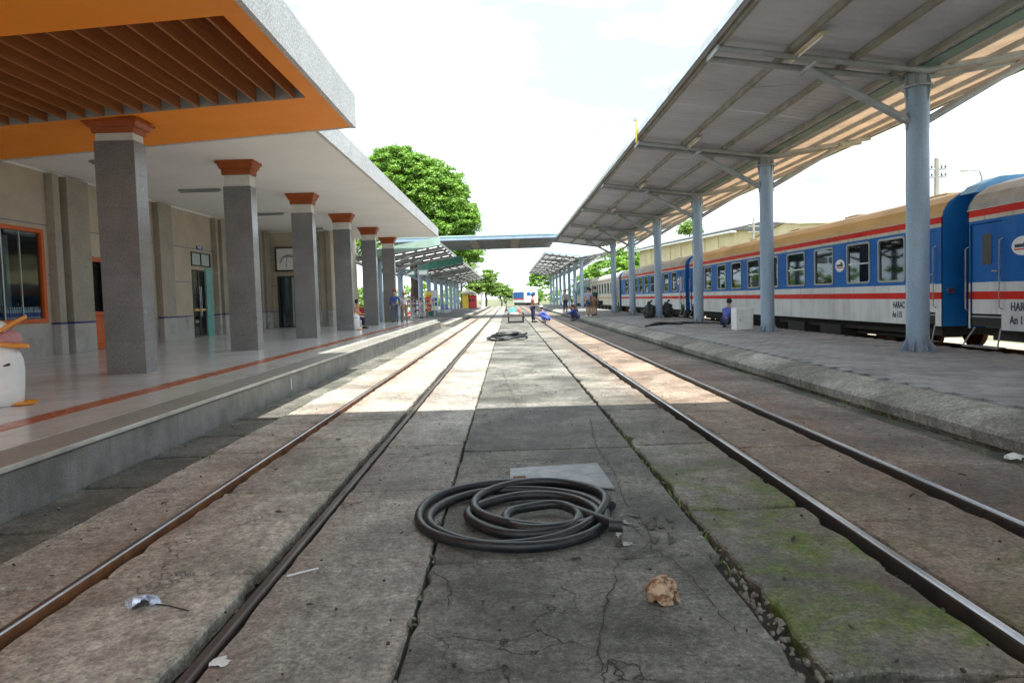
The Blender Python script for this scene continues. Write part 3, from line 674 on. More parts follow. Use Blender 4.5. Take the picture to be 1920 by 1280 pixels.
# ================================================================== platform canopies
def corr(b_, x0,z0,x1,z1,y0,y1,pitch=.26,h=.008):
    """trapezoid-ribbed sheet, ribs running down the slope"""
    ys=[];y=y0
    while y<y1-1e-6:
        for dy,dh in ((0,0),(.10,0),(.13,h),(.23,h)):
            if y+dy<=y1: ys.append((y+dy,dh))
        y+=pitch
    ys.append((y1,0))
    vs=[p for (yy,dh) in ys for p in ((x0,yy,z0+dh),(x1,yy,z1+dh))]
    b_.add(vs,[(2*i,2*i+1,2*i+3,2*i+2) for i in range(len(ys)-1)])
def canopy(name,label,X,zb,zt,xo,xi,ys,y0,y1,ze,zv,zi,sheetL,sheetR,post_r=.2,gap=.55,fine=True,purl=None,endm=None,endh=.05):
    """butterfly roof: posts at X, left/outer edge xo at height ze, valley zv at X, other edge xi at zi"""
    root = thing(name,label,'canopy',(X,(y0+y1)/2,zb))
    s = 1 if xo<X else -1
    n = 14 if fine else 8
    def zl(x): return zv+(ze-zv)*abs(x-X)/abs(xo-X)
    def zr(x): return zv+(zi-zv)*abs(x-X)/abs(xi-X)
    proto = None
    for y in ys:
        if proto: 
            for o_ in proto:
                c = o_.copy(); C.objects.link(c); c.location.y += y-ys[0]
                for ch in o_.children:
                    d = ch.copy(); C.objects.link(d); d.parent = c
            continue
        q = MB(); q.cyl((X,y,zb),(X,y,zt),post_r,n=24 if fine else 10)
        po = q.build('post',M['bluepost'],root,smooth=40)
        q = MB(); q.lathe([(post_r*1.75,0),(post_r*1.75,.025)],(X,y,zb),4 if not fine else 20)
        if fine:
            for k in range(8):
                a = k*math.pi/4; c_,s_ = math.cos(a),math.sin(a); nx,ny = -s_*.008,c_*.008
                P = [(post_r,.025),(post_r*1.65,.025),(post_r*1.65,.06),(post_r+.01,.24)]
                q.add([(X+c_*r+e*nx,y+s_*r+e*ny,zb+z) for e in (-1,1) for r,z in P],[(0,1,2,3),(7,6,5,4),(0,1,5,4),(1,2,6,5),(2,3,7,6),(3,0,4,7)])
            for k in range(12): a=(k+.5)*math.pi/6; q.cyl((X+math.cos(a)*post_r*1.55,y+math.sin(a)*post_r*1.55,zb+.02),(X+math.cos(a)*post_r*1.55,y+math.sin(a)*post_r*1.55,zb+.05),.016,n=6)
        q.build('base_flange',M['bluepost'],po)
        q = MB(); q.lathe([(post_r*1.42,0),(post_r*1.42,.04)],(X,y,zt-.02),16); q.cyl((X,y,zt),(X,y,zv-.1),post_r*.95,n=16)
        if fine:
            for k in range(6):
                a = k*math.pi/3; c_,s_ = math.cos(a),math.sin(a); nx,ny = -s_*.01,c_*.01
                P = [(post_r,0),(post_r*1.3,0),(post_r*1.1,zv-.12-zt),(post_r*.9,zv-.12-zt)]
                q.add([(X+c_*r+e*nx,y+s_*r+e*ny,zt+z) for e in (-1,1) for r,z in P],[(0,1,2,3),(7,6,5,4),(0,1,5,4),(1,2,6,5),(2,3,7,6),(3,0,4,7)])
                P = [(post_r,0),(post_r*1.28,0),(post_r,-.3)]
                q.add([(X+c_*r+e*nx,y+s_*r+e*ny,zt+z-.02) for e in (-1,1) for r,z in P],[(0,1,2),(5,4,3),(0,1,4,3),(1,2,5,4),(2,0,3,5)])
        q.build('head_bracket',M['steelgrey'],po)
        group = [po]
        for dy in (-gap/2,gap/2):
            q = MB(); q.tube([(xo+.08*s,y+dy,zl(xo)-.19),(X,y+dy,zv-.12),(xi-.08*s,y+dy,zr(xi)-.19)],.062 if fine else .07,8); group.append(q.build('beam',M['steelgrey'],root,smooth=40))
        xs1 = X+(xo-X)*.52; xs2 = X+(xi-X)*.68
        zs0 = zt-.62
        for xe,ze_ in ((xs1,zl(xs1)-.25),(xs2,zr(xs2)-.25)):
            sg_ = 1 if xe>X else -1
            q = MB(); q.cyl((X+sg_*post_r*.9,y,zs0),(xe,y,ze_),.075,n=10)
            q.cyl((xe,y-gap/2-.12,ze_+.03),(xe,y+gap/2+.12,ze_+.03),.05,n=8)
            q.box(X+sg_*post_r-.02,X+sg_*post_r+.02,y-.03,y+.03,zs0-.16,zs0+.16)
            if fine: q.cyl((X+sg_*(post_r+.09),y-.07,zs0+.06),(X+sg_*(post_r+.09),y+.07,zs0+.06),.07,n=10)
            group.append(q.build('strut',M['steelgrey'],root,smooth=40))
        q = MB(); q.obox((xo+.1*s,y,zl(xo)-.19),(.04,gap+.14,.10)); group.append(q.build('end_plate',M['steelgrey'],root))
        proto = group
    purl = purl or (.06,.24,.42,.60,.78,.94)
    for t in purl:
        x = X+(xo-X)*t; q = MB(); q.box(x-.035,x+.035,y0+.03,y1-.03,zl(x)-.125,zl(x)-.015); q.build('purlin',M['purlin'],root)
    for t in (.14,.44,.74,.97):
        x = X+(xi-X)*t; q = MB(); q.box(x-.03,x+.03,y0+.03,y1-.03,zr(x)-.115,zr(x)-.012); q.build('purlin',M['steelgrey'],root)
    bays = [y0]+[ (a+b)/2 for a,b in zip(ys[:-1],ys[1:]) ]+[y1]
    if not fine:
        bays=[y0]; 
        while bays[-1]<y1-.1: bays.append(min(y1,bays[-1]+2.2))
    for kk,(a,b) in enumerate(zip(bays[:-1],bays[1:])):
        if not fine:
            q = MB(); q.add([(xo,b-.5,zl(xo)),(X,b-.5,zl(X)),(X,b-.01,zl(X)),(xo,b-.01,zl(xo))],[(0,1,2,3)]); q.build('skylight_strip',M['sheet_w'],root,normals=False); b-=.5
        q = MB(); corr(q,xo,zl(xo),X+(xo-X)*.01,zl(X+(xo-X)*.01),a,b-.004); q.build('roof_sheet',sheetL,root,normals=False)
        q = MB(); corr(q,X+(xi-X)*.08,zr(X+(xi-X)*.08),xi,zi,a,b-.004); q.build('roof_sheet',sheetR,root,normals=False)
    q = MB(); xa,xb = X+(xo-X)*.012,X+(xi-X)*.085
    q.box(min(xa,xb),max(xa,xb),y0,y1,zv-.02,zv+.05); q.build('valley_gutter',M['sheet_g'],root)
    q = MB(); q.box(min(xo,xo-.05*s),max(xo,xo-.05*s),y0,y1,zl(xo)-.10,zl(xo)+.05); q.build('edge_trim',M['alu'],root)
    q = MB(); q.box(min(xi,xi+.05*s),max(xi,xi+.05*s),y0,y1,zr(xi)-.14,zr(xi)+.06); q.build('edge_trim',M['steelgrey'],root)
    for yy in (y0,y1):
        q = MB(); q.add([(xo,yy-.02,ze-.1),(X,yy-.02,zv-.1),(X,yy-.02,zv+(endh if yy==y0 else .05)),(xo,yy-.02,ze+(endh if yy==y0 else .05)),(xo,yy+.02,ze-.1),(X,yy+.02,zv-.1),(X,yy+.02,zv+(endh if yy==y0 else .05)),(xo,yy+.02,ze+(endh if yy==y0 else .05))],[(0,1,2,3),(7,6,5,4),(0,1,5,4),(2,3,7,6),(0,3,7,4),(1,2,6,5)])
        q.build('end_trim',endm if endm and yy==y0 else M['bluepost'],root)
    return root
PY_ = [5.5,13.15,20.8,28.35,35.9,43.45,51.0]
can1 = canopy('platform_canopy','near long butterfly canopy on thick blue posts over the paved platform',7.9,.27,5.30,3.92,11.0,PY_,-2,57.5,6.24,5.66,6.16,M['sheet'],M['sheet_t'],purl=(.08,.34,.64,.96))
can2 = canopy('platform_canopy','second butterfly canopy on blue posts farther down the paved platform',7.9,.27,5.30,3.92,11.0,[73+i*7.5 for i in range(8)],71,128,6.24,5.66,6.16,M['sheet_d'],M['sheet_d'],fine=False)
can3 = canopy('platform_canopy','small canopy behind the last granite column on the left',-8.1,.10,4.15,-4.0,-11.3,[43.2,47.6,51.6],41.35,53.2,4.98,4.30,4.85,M['sheet_d'],M['sheet_d'],post_r=.2,fine=False,endm=M['green_l'],endh=.40)
can4 = canopy('platform_canopy','long low canopy with dark purlins far down the left platform',-8.1,.10,4.15,-4.0,-11.3,[63.5+i*6.6 for i in range(8)],62,112,4.98,4.30,4.85,M['sheet_d'],M['sheet_d'],post_r=.22,fine=False,endm=M['green'],endh=.55)
# tie wires under the near canopy
for y in PY_[:4]: MB().tube([(4.6,y+2.2,6.0),(7.7,y,5.52)],.006,4).build('tie_wire',M['alu'],can1)
for k,y in enumerate(PY_):
    if k==0: continue
    fix('tube_light',['','long yellowed tube light nearest under the grey canopy','tube light between first and second blue post','tube light near the third blue post','tube light near the fourth blue post','tube light near the fifth blue post','farthest tube light under the near grey canopy'][k],
        (5.5,y-1.35,5.86),(5.5,y+.05,5.86),.13,'tube lights under the grey canopy',hang=.1)
yp = thing('insulator_post','short yellow bracket with wire on the grey canopy edge','bracket',(3.86,20.,6.0))
q = MB(); q.box(3.83,3.87,19.97,20.03,5.92,6.55); q.build('bar',M['yellow_b'],yp); q = MB(); q.box(3.78,3.9,19.96,20.04,6.55,6.60); q.lathe([(.03,0),(.035,.03),(.02,.06)],(3.84,20,6.6),8); q.build('insulator',M['steelgrey'],yp)
def wire(name,label,p0,p1,sag,r=.008):
    p0=Vector(p0);p1=Vector(p1); q=MB(); q.tube([p0.lerp(p1,t)-Vector((0,0,sag*4*t*(1-t))) for t in [i/16 for i in range(17)]],r,4)
    return tag(q.build(name,M['steelgrey']),label,'wire')
wire('wire','thin wire from the yellow bracket across the pale sky',(3.84,20,6.64),(-9.9,95,20.8),.5)
# link canopies across the tracks
def linkc(label,y0,y1,x0,x1,z):
    r = thing('link_canopy',label,'canopy',((x0+x1)/2,(y0+y1)/2,z))
    MB().box(x0,x1,y0,y0+.08,z,z+.26).build('fascia',M['bluepost'],r,bevel=.01)
    MB().box(x0,x1,y0-.03,y0+.06,z+.262,z+.36).build('gutter',M['green_l'],r,bevel=.01)
    MB().box(x0,x1,y1-.08,y1,z,z+.3).build('fascia',M['bluepost'],r,bevel=.01)
    q = MB(); n=int((x1-x0)/.3)
    MB().box(x0+.01,x1-.01,y0+.082,y1-.07,z+.30,z+.34).build('roof_sheet',M['sheet_d'],r)
    for k in range(5):
        y = y0+1.2+k*(y1-y0-2.2)/4; MB().box(x0,x1,y-.07,y+.07,z+.02,z+.295).build('beam',M['steelgrey'],r)
    for x in (x0+(x1-x0)*.48,x0+(x1-x0)*.74): MB().box(x-.35,x+.35,y0+.1,y1-.1,z-.01,z+.01).build('soffit_panel',M['pole'],r)
    return r
linkc('flat link canopy bridging the two tracks far ahead',53.8,64.5,-9.0,4.1,6.2)
linkc('flat link canopy bridging the tracks overhead of the camera, casting the foreground shade',-.6,7.6,-5.5,4.0,6.25)

# ================================================================== train
XT = 9.4; XB = 12.3
def coach(y0,y1,label,wins,doors,lo,belt,blue,cream,stripe,roofm,endm,open_=False,logos=()):
    r = thing('train_coach',label,'train coach',((XT+XB)/2,(y0+y1)/2,0))
    zsb = [.65,1.24,1.39,1.57,1.67,2.72,2.8,2.88,3.03]
    ms = [lo,belt,lo,blue,blue,blue,cream,stripe]; pal=[lo,belt,blue,cream,stripe]; idx=[0,1,0,2,2,2,3,4]
    hol = [(a,b,1.67,2.72) for a,b in wins]
    dh = [(a,b,.65,2.74) for a,b in doors]
    zz = sorted({*zsb,2.74}); 
    us = sorted({y0,y1,*[q for h in hol+dh for q in h[:2]]})
    def mat(u,z):
        for k in range(len(zsb)-1):
            if zsb[k]<z<zsb[k+1]: return idx[k]
    g=MB(); g.cells('x',XT,us,zz,hol+dh,mat); g.build('side_wall',pal,r,normals=False); g=MB(); g.cells('x',XB,us,zz,hol,mat); g.build('side_wall',pal,r,normals=False)
    arc=[(XT,3.03),(XT+.03,3.15),(XT+.14,3.33),(XT+.38,3.5),(XT+.8,3.62),(XT+1.45,3.67),(XB-.8,3.62),(XB-.38,3.5),(XB-.14,3.33),(XB-.03,3.15),(XB,3.03)]
    g=MB()
    for a,b in zip(arc[:-1],arc[1:]): g.add([(a[0],y0,a[1]),(b[0],y0,b[1]),(b[0],y1,b[1]),(a[0],y1,a[1])],[(0,1,2,3)])
    rf=g.build('roof',roofm,r,smooth=50,normals=False)
    g=MB(); g.box(XT-.012,XT+.03,y0,y1,3.015,3.035); g.build('gutter_rail',cream,r)
    for k in range(5):
        yy=y0+2+k*(y1-y0-4)/4; g=MB(); g.box(10.5,11.2,yy-.4,yy+.4,3.63,3.74); g.build('roof_vent',roofm,rf,bevel=.03)
    for yy in (y0,y1):
        d=.04 if yy==y0 else -.04
        poly=[(XT,.65)]+arc+[(XB,.65)]
        g=MB(); g.prism(poly,'y',yy-d*.1,yy+d); g.build('end_wall',endm,r)
        g=MB(); g.box(10.25,11.45,*sorted((yy,yy-d*9)),.85,2.95); g.build('gangway',M['black'],r)
    g=MB(); g.box(XT+.03,XB-.03,y0+.05,y1-.05,.7,.95); g.build('floor',M['t_under'],r)
    g=MB(); g.box(XT+.25,XB-.25,y0+.4,y1-.4,.42,.65)
    for yy in np.linspace(y0+5.5,y1-5.5,5): g.box(XT+.12,XT+.9,yy-.7,yy+.6,.12,.5)
    g.build('underframe',M['t_under'],r)
    for yc in (y0+2.9,y1-2.9):
        g=MB(); g.box(XT+.42,XT+.55,yc-1.5,yc+1.5,.28,.5); g.box(XB-.55,XB-.42,yc-1.5,yc+1.5,.28,.5); g.box(XT+.5,XB-.5,yc-.2,yc+.2,.2,.5)
        bg_=g.build('bogie',M['t_under'],r)
        for dy in (-1.05,1.05):
            for xx in (10.33,11.37):
                g=MB(); g.cyl((xx-.06,yc+dy,.41),(xx+.06,yc+dy,.41),.40,n=20); g.cyl((xx-.16,yc+dy,.41),(xx+.16,yc+dy,.41),.1,n=10); g.build('wheel',M['railrust'],bg_,smooth=40)
    for k,(a,b) in enumerate(wins):
        o_=rrect(a-.02,b+.02,1.65,2.74,.09); i_=rrect(a+.032,b-.032,1.702,2.688,.07)
        g=MB(); g.ring(o_,i_,'x',XT-.018,XT+.05); wf=g.build('window',M['t_frame'],r,smooth=35)
        g=MB(); g.box(XT+.022,XT+.028,a+.03,b-.03,1.70,2.69); g.build('pane',M['glass'] if not open_ else M['glass_l'],wf)
        if k%2==1 or open_: g=MB(); g.box(XT+.0,XT+.04,a+.04,b-.04,2.16,2.20); g.build('sash_bar',M['alu'],wf)
        if not open_ or k%3==0:
            c0=a+.05 if k%2 else a+.02; wd=(b-a)*(.36 if k%3 else .55)
            g=MB(); nn=10
            vs=[(XT+.16+.025*math.sin(i*2.2),c0+wd*i/nn,z) for i in range(nn+1) for z in (1.68,2.7)]
            g.add(vs,[(2*i,2*i+1,2*i+3,2*i+2) for i in range(nn)]); g.build('curtain',M['curtain'],wf,smooth=60,normals=False)
    if not open_: g=MB(); g.box(XT+1.05,XT+1.09,y0+1.6,y1-1.6,.95,3.0); g.build('corridor_wall',M['t_cab'],r)
    for (a,b) in doors:
        c=(a+b)/2
        g=MB(); g.mi=1; g.box(XT+.03,XT+.06,a+.01,b-.01,1.58,2.73); g.mi=0; g.box(XT+.03,XT+.06,a+.01,b-.01,1.395,1.579); g.box(XT+.03,XT+.06,a+.01,b-.01,.93,1.235); g.mi=2; g.box(XT+.03,XT+.06,a+.01,b-.01,1.236,1.394)
        d_=g.build('door',[lo,blue,belt],r)
        g=MB(); g.prism(rrect(c-.14,c+.14,1.92,2.52,.05),'x',XT+.022,XT+.034); g.build('door_window',M['darkmetal'],d_)
        for yy,z0,z1 in ((a-.02,1.05,2.4),(b+.06,1.0,2.3)):
            g=MB(); g.tube([(XT+.01,yy,z0),(XT-.06,yy,z0+.04),(XT-.06,yy,z1-.04),(XT+.01,yy,z1)],.015,6); g.build('grab_rail',M['chrome'],d_)
        g=MB(); g.cyl((XT+.03,a+.1,1.78),(XT-.03,a+.1,1.78),.012,n=6); g.cyl((XT-.02,a+.1,1.78),(XT-.02,a+.24,1.79),.012,n=6); g.build('handle',M['chrome'],d_)
        st=MB(); st.box(XT+.02,XT+.5,a+.02,b-.02,.88,.905); st.box(XT+.06,XT+.3,a+.04,b-.04,.72,.745); st.box(XT+.3,XT+.32,a+.02,b-.02,.65,.9); st.build('step',M['steelgrey'],r)
        st=MB()
        for yy,dy in ((a+.08,-.14),(b-.08,.14)): st.tube([(XT+.05,yy,.68),(XT-.12,yy+dy,.30)],.016,6)
        st.tube([(XT-.12,a-.06,.30),(XT-.12,b+.06,.30)],.018,6); st.box(XT-.14,XT+.08,a-.02,b+.02,.295,.315); st.build('step_frame',M['steelgrey'],r)
    for yy,zz in logos:
        lg=MB(); lg.prism([(yy+.27*math.cos(t),zz+.175*math.sin(t)) for t in [i*2*math.pi/28 for i in range(28)]],'x',XT-.006,XT+.002); l_=lg.build('emblem',M['logo'],r)
        lg=MB(); lg.box(XT-.009,XT-.0065,yy-.17,yy+.19,zz-.03,zz+.035); lg.prism([(yy-.15,zz+.036),(yy-.02,zz+.036),(yy-.06,zz+.10),(yy-.13,zz+.085)],'x',XT-.009,XT-.0065); lg.build('emblem_train',M['text'],l_)
        lg=MB(); lg.box(XT-.009,XT-.0065,yy-.2,yy+.2,zz-.075,zz-.05); lg.build('emblem_line',M['t_red'],l_)
    return r
A=(M['t_grey'],M['t_red'],M['t_blue'],M['t_cream'],M['t_red'])
rotT = Matrix(((0,0,-1),(-1,0,0),(0,1,0)))   # reads from +y to -y on the side that faces -x
w1=[(16.15,17.3),(17.72,18.9),(19.72,20.9),(21.6,22.95),(23.75,24.9),(25.5,26.75),(27.5,28.7),(29.45,30.6),(31.5,32.6)]
c0=coach(-6.5,13.95,'nearest blue and grey coach at the right edge with a closed door',[(y,y+1.15) for y in (-4,-2,0,2,4,6,8,10)],[(12.98,13.86)],*A,M['t_roof_g'],M['t_blue_d'],logos=((12.45,2.22),))
c1=coach(14.75,35.35,'clean blue and grey coach with tan roof behind the posts',w1,[(15.0,15.75),(34.35,35.1)],*A,M['t_roof'],M['t_blue_d'],logos=((19.31,2.18),))
c2=coach(36.15,56.75,'grey roofed coach with open windows beyond the tan roofed one',[(38+i*1.95,39.15+i*1.95) for i in range(9)],[(36.4,37.2)],*A,M['t_roof_g'],M['t_blue'],True,logos=((37.62,2.2),))
c3=coach(57.6,78.2,'faded cream coach fourth along the platform',[(59.6+i*1.95,60.75+i*1.95) for i in range(9)],[(57.9,58.7)],M['t_fade'],M['t_fade2'],M['t_fade'],M['t_fade'],M['t_fade2'],M['t_roof_g'],M['t_blue'])
c4=coach(79,99.6,'dull green grey coach farthest along the platform',[(81+i*1.95,82.15+i*1.95) for i in range(9)],[],M['t_fade'],M['t_fade2'],M['green'],M['green'],M['green'],M['sheet_d'],M['t_fade'])
text('lettering','HARAC',.22,M['text'],(XT-.004,16.66,1.03),rotT,c1,.68)
text('lettering','An 115',.21,M['text'],(XT-.004,16.68,.80),rotT,c1,.66)
text('lettering','HAR',.22,M['text'],(XT-.004,12.74,1.03),rotT,c0,.8)
text('lettering','An 1',.22,M['text'],(XT-.004,12.76,.78),rotT,c0,.8)
g=MB(); g.ring([(9.55+.075*math.cos(t),1.42+.075*math.sin(t)) for t in [i*2*math.pi/14 for i in range(14)]],[(9.55+.045*math.cos(t),1.42+.045*math.sin(t)) for t in [i*2*math.pi/14 for i in range(14)]],'y',14.68,14.76); tl_=g.build('tail_lamp',M['chrome'],c1)
g=MB(); g.cyl((9.55,14.72,1.42),(9.55,14.76,1.42),.045,n=12); g.build('lens',M['t_red'],tl_)
arc=[(9.72,3.44),(9.9,3.62),(10.25,3.76),(10.85,3.8),(11.45,3.76),(11.8,3.62),(11.98,3.44)]
MB().prism(arc,'y',14.2,14.70).build('sunlit_end_collar',mk('end_blue_sunlit',(.16,.42,.72),(.13,.36,.62),.5,bstr=.03),c1)  # raised end-wall collar; sunlight on the wall top put into its lighter blue
# far diesel coach on a diverging track
fr=thing('far_coach','small blue and white coach far down the line beyond the workers','train coach',(4.7,140,-.1)); local(fr); fr.rotation_euler.z=R(11)
g=MB(); pr=[(-1.4,.7),(1.4,.7),(1.4,3.0),(1.1,3.45),(.5,3.65),(-.5,3.65),(-1.1,3.45),(-1.4,3.0)]; g.prism(pr,'y',0,12); g.build('body',M['logo'],fr)
g=MB(); g.box(-1.42,-1.39,.8,11.5,1.6,2.9); g.build('blue_panel',M['t_blue'],fr); g=MB(); g.box(-1.425,-1.39,.8,11.5,1.3,1.58); g.build('red_stripe',M['t_red'],fr)
g=MB(); g.box(-.9,-.1,-.03,.01,2.1,2.8); g.box(.1,.9,-.03,.01,2.1,2.8); g.build('windscreen',M['t_blue'],fr); g=MB(); g.box(-1.2,1.2,.2,11.8,.1,.7); g.build('underframe',M['t_under'],fr)

# ================================================================== buildings behind the train
wh=thing('warehouse','long ochre warehouse with dark roof behind the train','warehouse',(22,84,-.1)); local(wh)
wh.rotation_euler.z=math.atan2(-(19.0-23.6),(97-71)); wh.location=(23.6,71,-.1)
g=MB(); g.box(0,12,0,27,0,7.9); g.build('wall',M['yellow'],wh)
g=MB(); g.prism([(-.7,7.9),(-.7,8.05),(3.0,8.85),(12.5,8.0),(12.5,7.9)],'y',-.6,27.6); g.build('roof',M['roof_dk'],wh)
g=MB(); g.box(-.75,-.1,-.6,27.6,7.72,7.88); g.build('eave_board',M['white'],wh)
for k in range(7): g=MB(); g.box(-.12,.02,3.4+k*3.2,3.7+k*3.2,0,7.7); g.build('pier',M['yellow'],wh)
hb=thing('yellow_building','pale yellow gabled building behind the second blue post','building',(24,60,-.1))
g=MB(); g.prism([(56,-.1),(67,-.1),(67,6.6),(59,7.3),(56,6.9)],'x',24,36); g.build('wall',M['yellow'],hb)
g=MB(); g.add([(23.8,55.7,6.9),(23.8,59,7.36),(23.8,67.3,6.62),(36,67.3,6.62),(36,59,7.36),(36,55.7,6.9)],[(0,1,4,5),(1,2,3,4)]); g.build('roof',M['yellow'],hb)
def upole(label,x,y,top,arms=(.75,1.25)):
    r=thing('utility_pole',label,'utility pole',(x,y,-.1),'utility poles behind the train')
    g=MB(); g.cyl((x,y,-.1),(x,y,top),.17,.11,8); g.build('shaft',M['pole'],r,smooth=40)
    for d in arms:
        g=MB(); g.box(x-.5,x+.5,y-.05,y+.05,top-d-.05,top-d+.05); a_=g.build('crossarm',M['steelgrey'],r)
        g=MB(); [g.lathe([(.04,0),(.05,.06),(.02,.14)],(x+e,y,top-d+.05),6) for e in (-.45,-.25,.25,.45)]; g.build('insulator',M['black'],a_)
    return r
upole('concrete utility pole with two crossarms above the tan coach roof',22,35,8.0,(.55,.95))
upole('smaller utility pole with crossarms beside the yellow gabled building',22,61,8.0,(.7,1.2))
for dz in (.45,.9): wire('wire','thin power line running right from the utility pole, '+('upper' if dz<.6 else 'lower')+' one',(22.2,35,8-dz),(30,18,9.2-dz),.3,.012)
sl_=thing('street_lamp','small white street lamp head in the sky beside the utility pole','street lamp',(23.2,35,-.1))
g=MB(); g.cyl((25.,36,-.1),(25.,36,7.1),.06,n=8); g.tube([(25.,36,7.1),(24.6,35.6,7.4),(23.6,35,7.35)],.03,6); g.build('pole',M['steelgrey'],sl_); g=MB(); g.ball((23.4,35,7.35),(.28,.12,.08)); g.build('head',M['logo'],sl_)

# ================================================================== trees
def leaves(name, cl, size, mat, parent, per=60, flat=.62):
    """cl: clump centres and radii (n,4); leaf-sized quads scattered over each clump's upper shell"""
    n=len(cl)*per; c=np.repeat(np.asarray(cl),per,axis=0)
    d=RNG.normal(size=(n,3)); d/=np.linalg.norm(d,axis=1)[:,None]; d[:,2]=np.where(d[:,2]<-.25,-d[:,2],d[:,2])
    rad=c[:,3:4]*(.55+.5*RNG.random((n,1)))
    p=c[:,:3]+d*rad*np.array([1,1,flat])
    nrm=d*np.array([.7,.7,1.])+RNG.normal(scale=.55,size=(n,3))+np.array([0,0,.5]); nrm/=np.linalg.norm(nrm,axis=1)[:,None]
    t=np.cross(nrm,RNG.normal(size=(n,3))); t/=np.linalg.norm(t,axis=1)[:,None]; b=np.cross(nrm,t)
    s=size*(.6+.8*RNG.random((n,1)))
    v=np.stack([p-t*s,p-b*s*.5,p+t*s,p+b*s*.5],1).reshape(-1,3)-np.array(org(parent))
    me=bpy.data.meshes.new(name); me.vertices.add(4*n); me.vertices.foreach_set('co',v.astype(np.float32).ravel())
    me.loops.add(4*n); me.loops.foreach_set('vertex_index',np.arange(4*n,dtype=np.int32))
    me.polygons.add(n); me.polygons.foreach_set('loop_start',np.arange(0,4*n,4,dtype=np.int32)); me.polygons.foreach_set('loop_total',np.full(n,4,dtype=np.int32))
    me.update(); me.materials.append(mat); return link(name,me,parent)
def tree(name,label,base,lobes,nper,size,mat,trunk_r=.3,per=60,cr=1.,group=None):
    r=thing(name,label,'tree',base,group); b=Vector(base)
    cl=[]
    for (x,y,z,rx,ry,rz) in lobes:
        for _ in range(int(nper)):
            d=RNG.normal(size=3); d/=np.linalg.norm(d); k=(.62+.42*RNG.random())
            if d[2]<-.45: d[2]*=-.6
            cl.append((x+d[0]*rx*k,y+d[1]*ry*k,z+d[2]*rz*k,cr*RNG.uniform(.65,1.25)))
    leaves('crown',cl,size,mat,r,per)
    t=MB(); top=Vector((lobes[0][0],lobes[0][1],lobes[0][2]))
    t.tube([b,b.lerp(top,.3)+Vector((.2,0,0)),b.lerp(top,.6),top],[trunk_r,trunk_r*.75,trunk_r*.55,trunk_r*.25],8)
    for (x,y,z,rx,ry,rz) in lobes:
        for k in range(4):
            a=random.uniform(0,6.28); e=Vector((x+math.cos(a)*rx*.7,y+math.sin(a)*ry*.7,z+rz*random.uniform(-.3,.5))); s_=b.lerp(top,random.uniform(.45,.8))
            t.tube([s_,s_.lerp(e,.5)+Vector((0,0,-.3)),e],[trunk_r*.4,trunk_r*.25,trunk_r*.06],6)
    t.build('trunk',M['bark'],r,smooth=60); return r
tree('shade_tree','huge bright green shade tree rising behind the white canopy',(-10.5,77,-.1),
     [(-10.7,77,11.5,6.4,6,6.8),(-6.8,75.5,9.6,3.9,4.5,4.2),(-13,77,13.2,3.6,4,4.6),(-8,76.5,13.4,3.6,4,3.4),(-5.5,75,6.6,3.,3.6,2.6),(-12.0,75.5,16.3,2.8,3,2.2),(-16,77,12,4,4,4),(-11.8,77.5,9.6,8.3,6,8.6),(-11.8,77.5,9.6,8.2,6,8.5),(-11.2,76.5,10.2,7.6,6,7.4),(-9.4,76.5,14.8,3.4,4,2.8),(-7.2,75.5,12.9,3.2,3.6,2.9),(-5.4,75,10.2,2.2,3,2.6)],190,.135,M['leaf'],.7,110,.72)
tree('tree','rounded green tree beyond the kiosk at the end of the left platform',(-4.3,128,-.1),[(-4.2,128,4.6,2.6,2.6,2.4),(-5.6,127,3.2,2.2,2,2)],70,.22,M['leaf2'],.25,50,.8)
tree('tree','dark leaning tree between the far canopy and the rounded tree',(-8.5,122,-.1),[(-8.2,121,5.5,3,3,3.2)],70,.22,M['leaf2'],.25,50,.8)
tree('tree','low bushy tree right of the far signal, along the line',(-1.6,160,-.1),[(-1.9,160,3.0,2.4,2.4,2.2),(-3.6,158,3.2,2,2,2)],60,.25,M['leaf2'],.2,45,.8)
tree('tree','pale small tree farthest along the vanishing tracks',(-1.2,240,-.1),[(-2.2,240,3.4,4.4,3,3.2),(1.6,245,2.4,2.4,3,2.2)],60,.35,M['leaf2'],.2,45,1.)
tree('tree','bright bush left of the second canopy posts',(6.5,150,-.1),[(7.2,150,5.0,2.6,2.6,2.8),(5.6,149,1.6,1.8,2,1.6)],70,.25,M['leaf'],.2,50,.9)
for k,(x,y,z,l_) in enumerate(((15.5,101,5.2,'bright green tree behind the far end of the train'),(19.5,112,6.6,'green tree behind the farthest coach, right of the posts'),(14.5,120,4.2,'low green tree seen between the second canopy posts'))):
    tree('tree',l_,(x,y,-.1),[(x,y,z,2.9,3,2.4),(x+2.2,y+2,z-.8,2.2,2,1.8)],70,.22,M['leaf'],.25,50,.85)
tree('tree','dark green tree top above the warehouse roof',(27,101,-.1),[(27,101,10.6,1.6,1.6,1.7)],70,.16,M['leaf2'],.3,50,.85)

tl=[]
for x0_,x1_,y_,h_ in ((-60,-6,190,4.6),(9,70,205,5.5),(-5,9,330,5.0),(-60,-14,120,5.)):
    for _ in range(int((x1_-x0_)*3)): x=RNG.uniform(x0_,x1_); tl.append((x,y_+RNG.uniform(-6,6),RNG.uniform(.3,h_)*(.75+.25*math.sin(x*.7)),RNG.uniform(.8,1.5)))
struct(leaves('far_trees',tl,.35,M['leaf2'],None,45),'stuff')
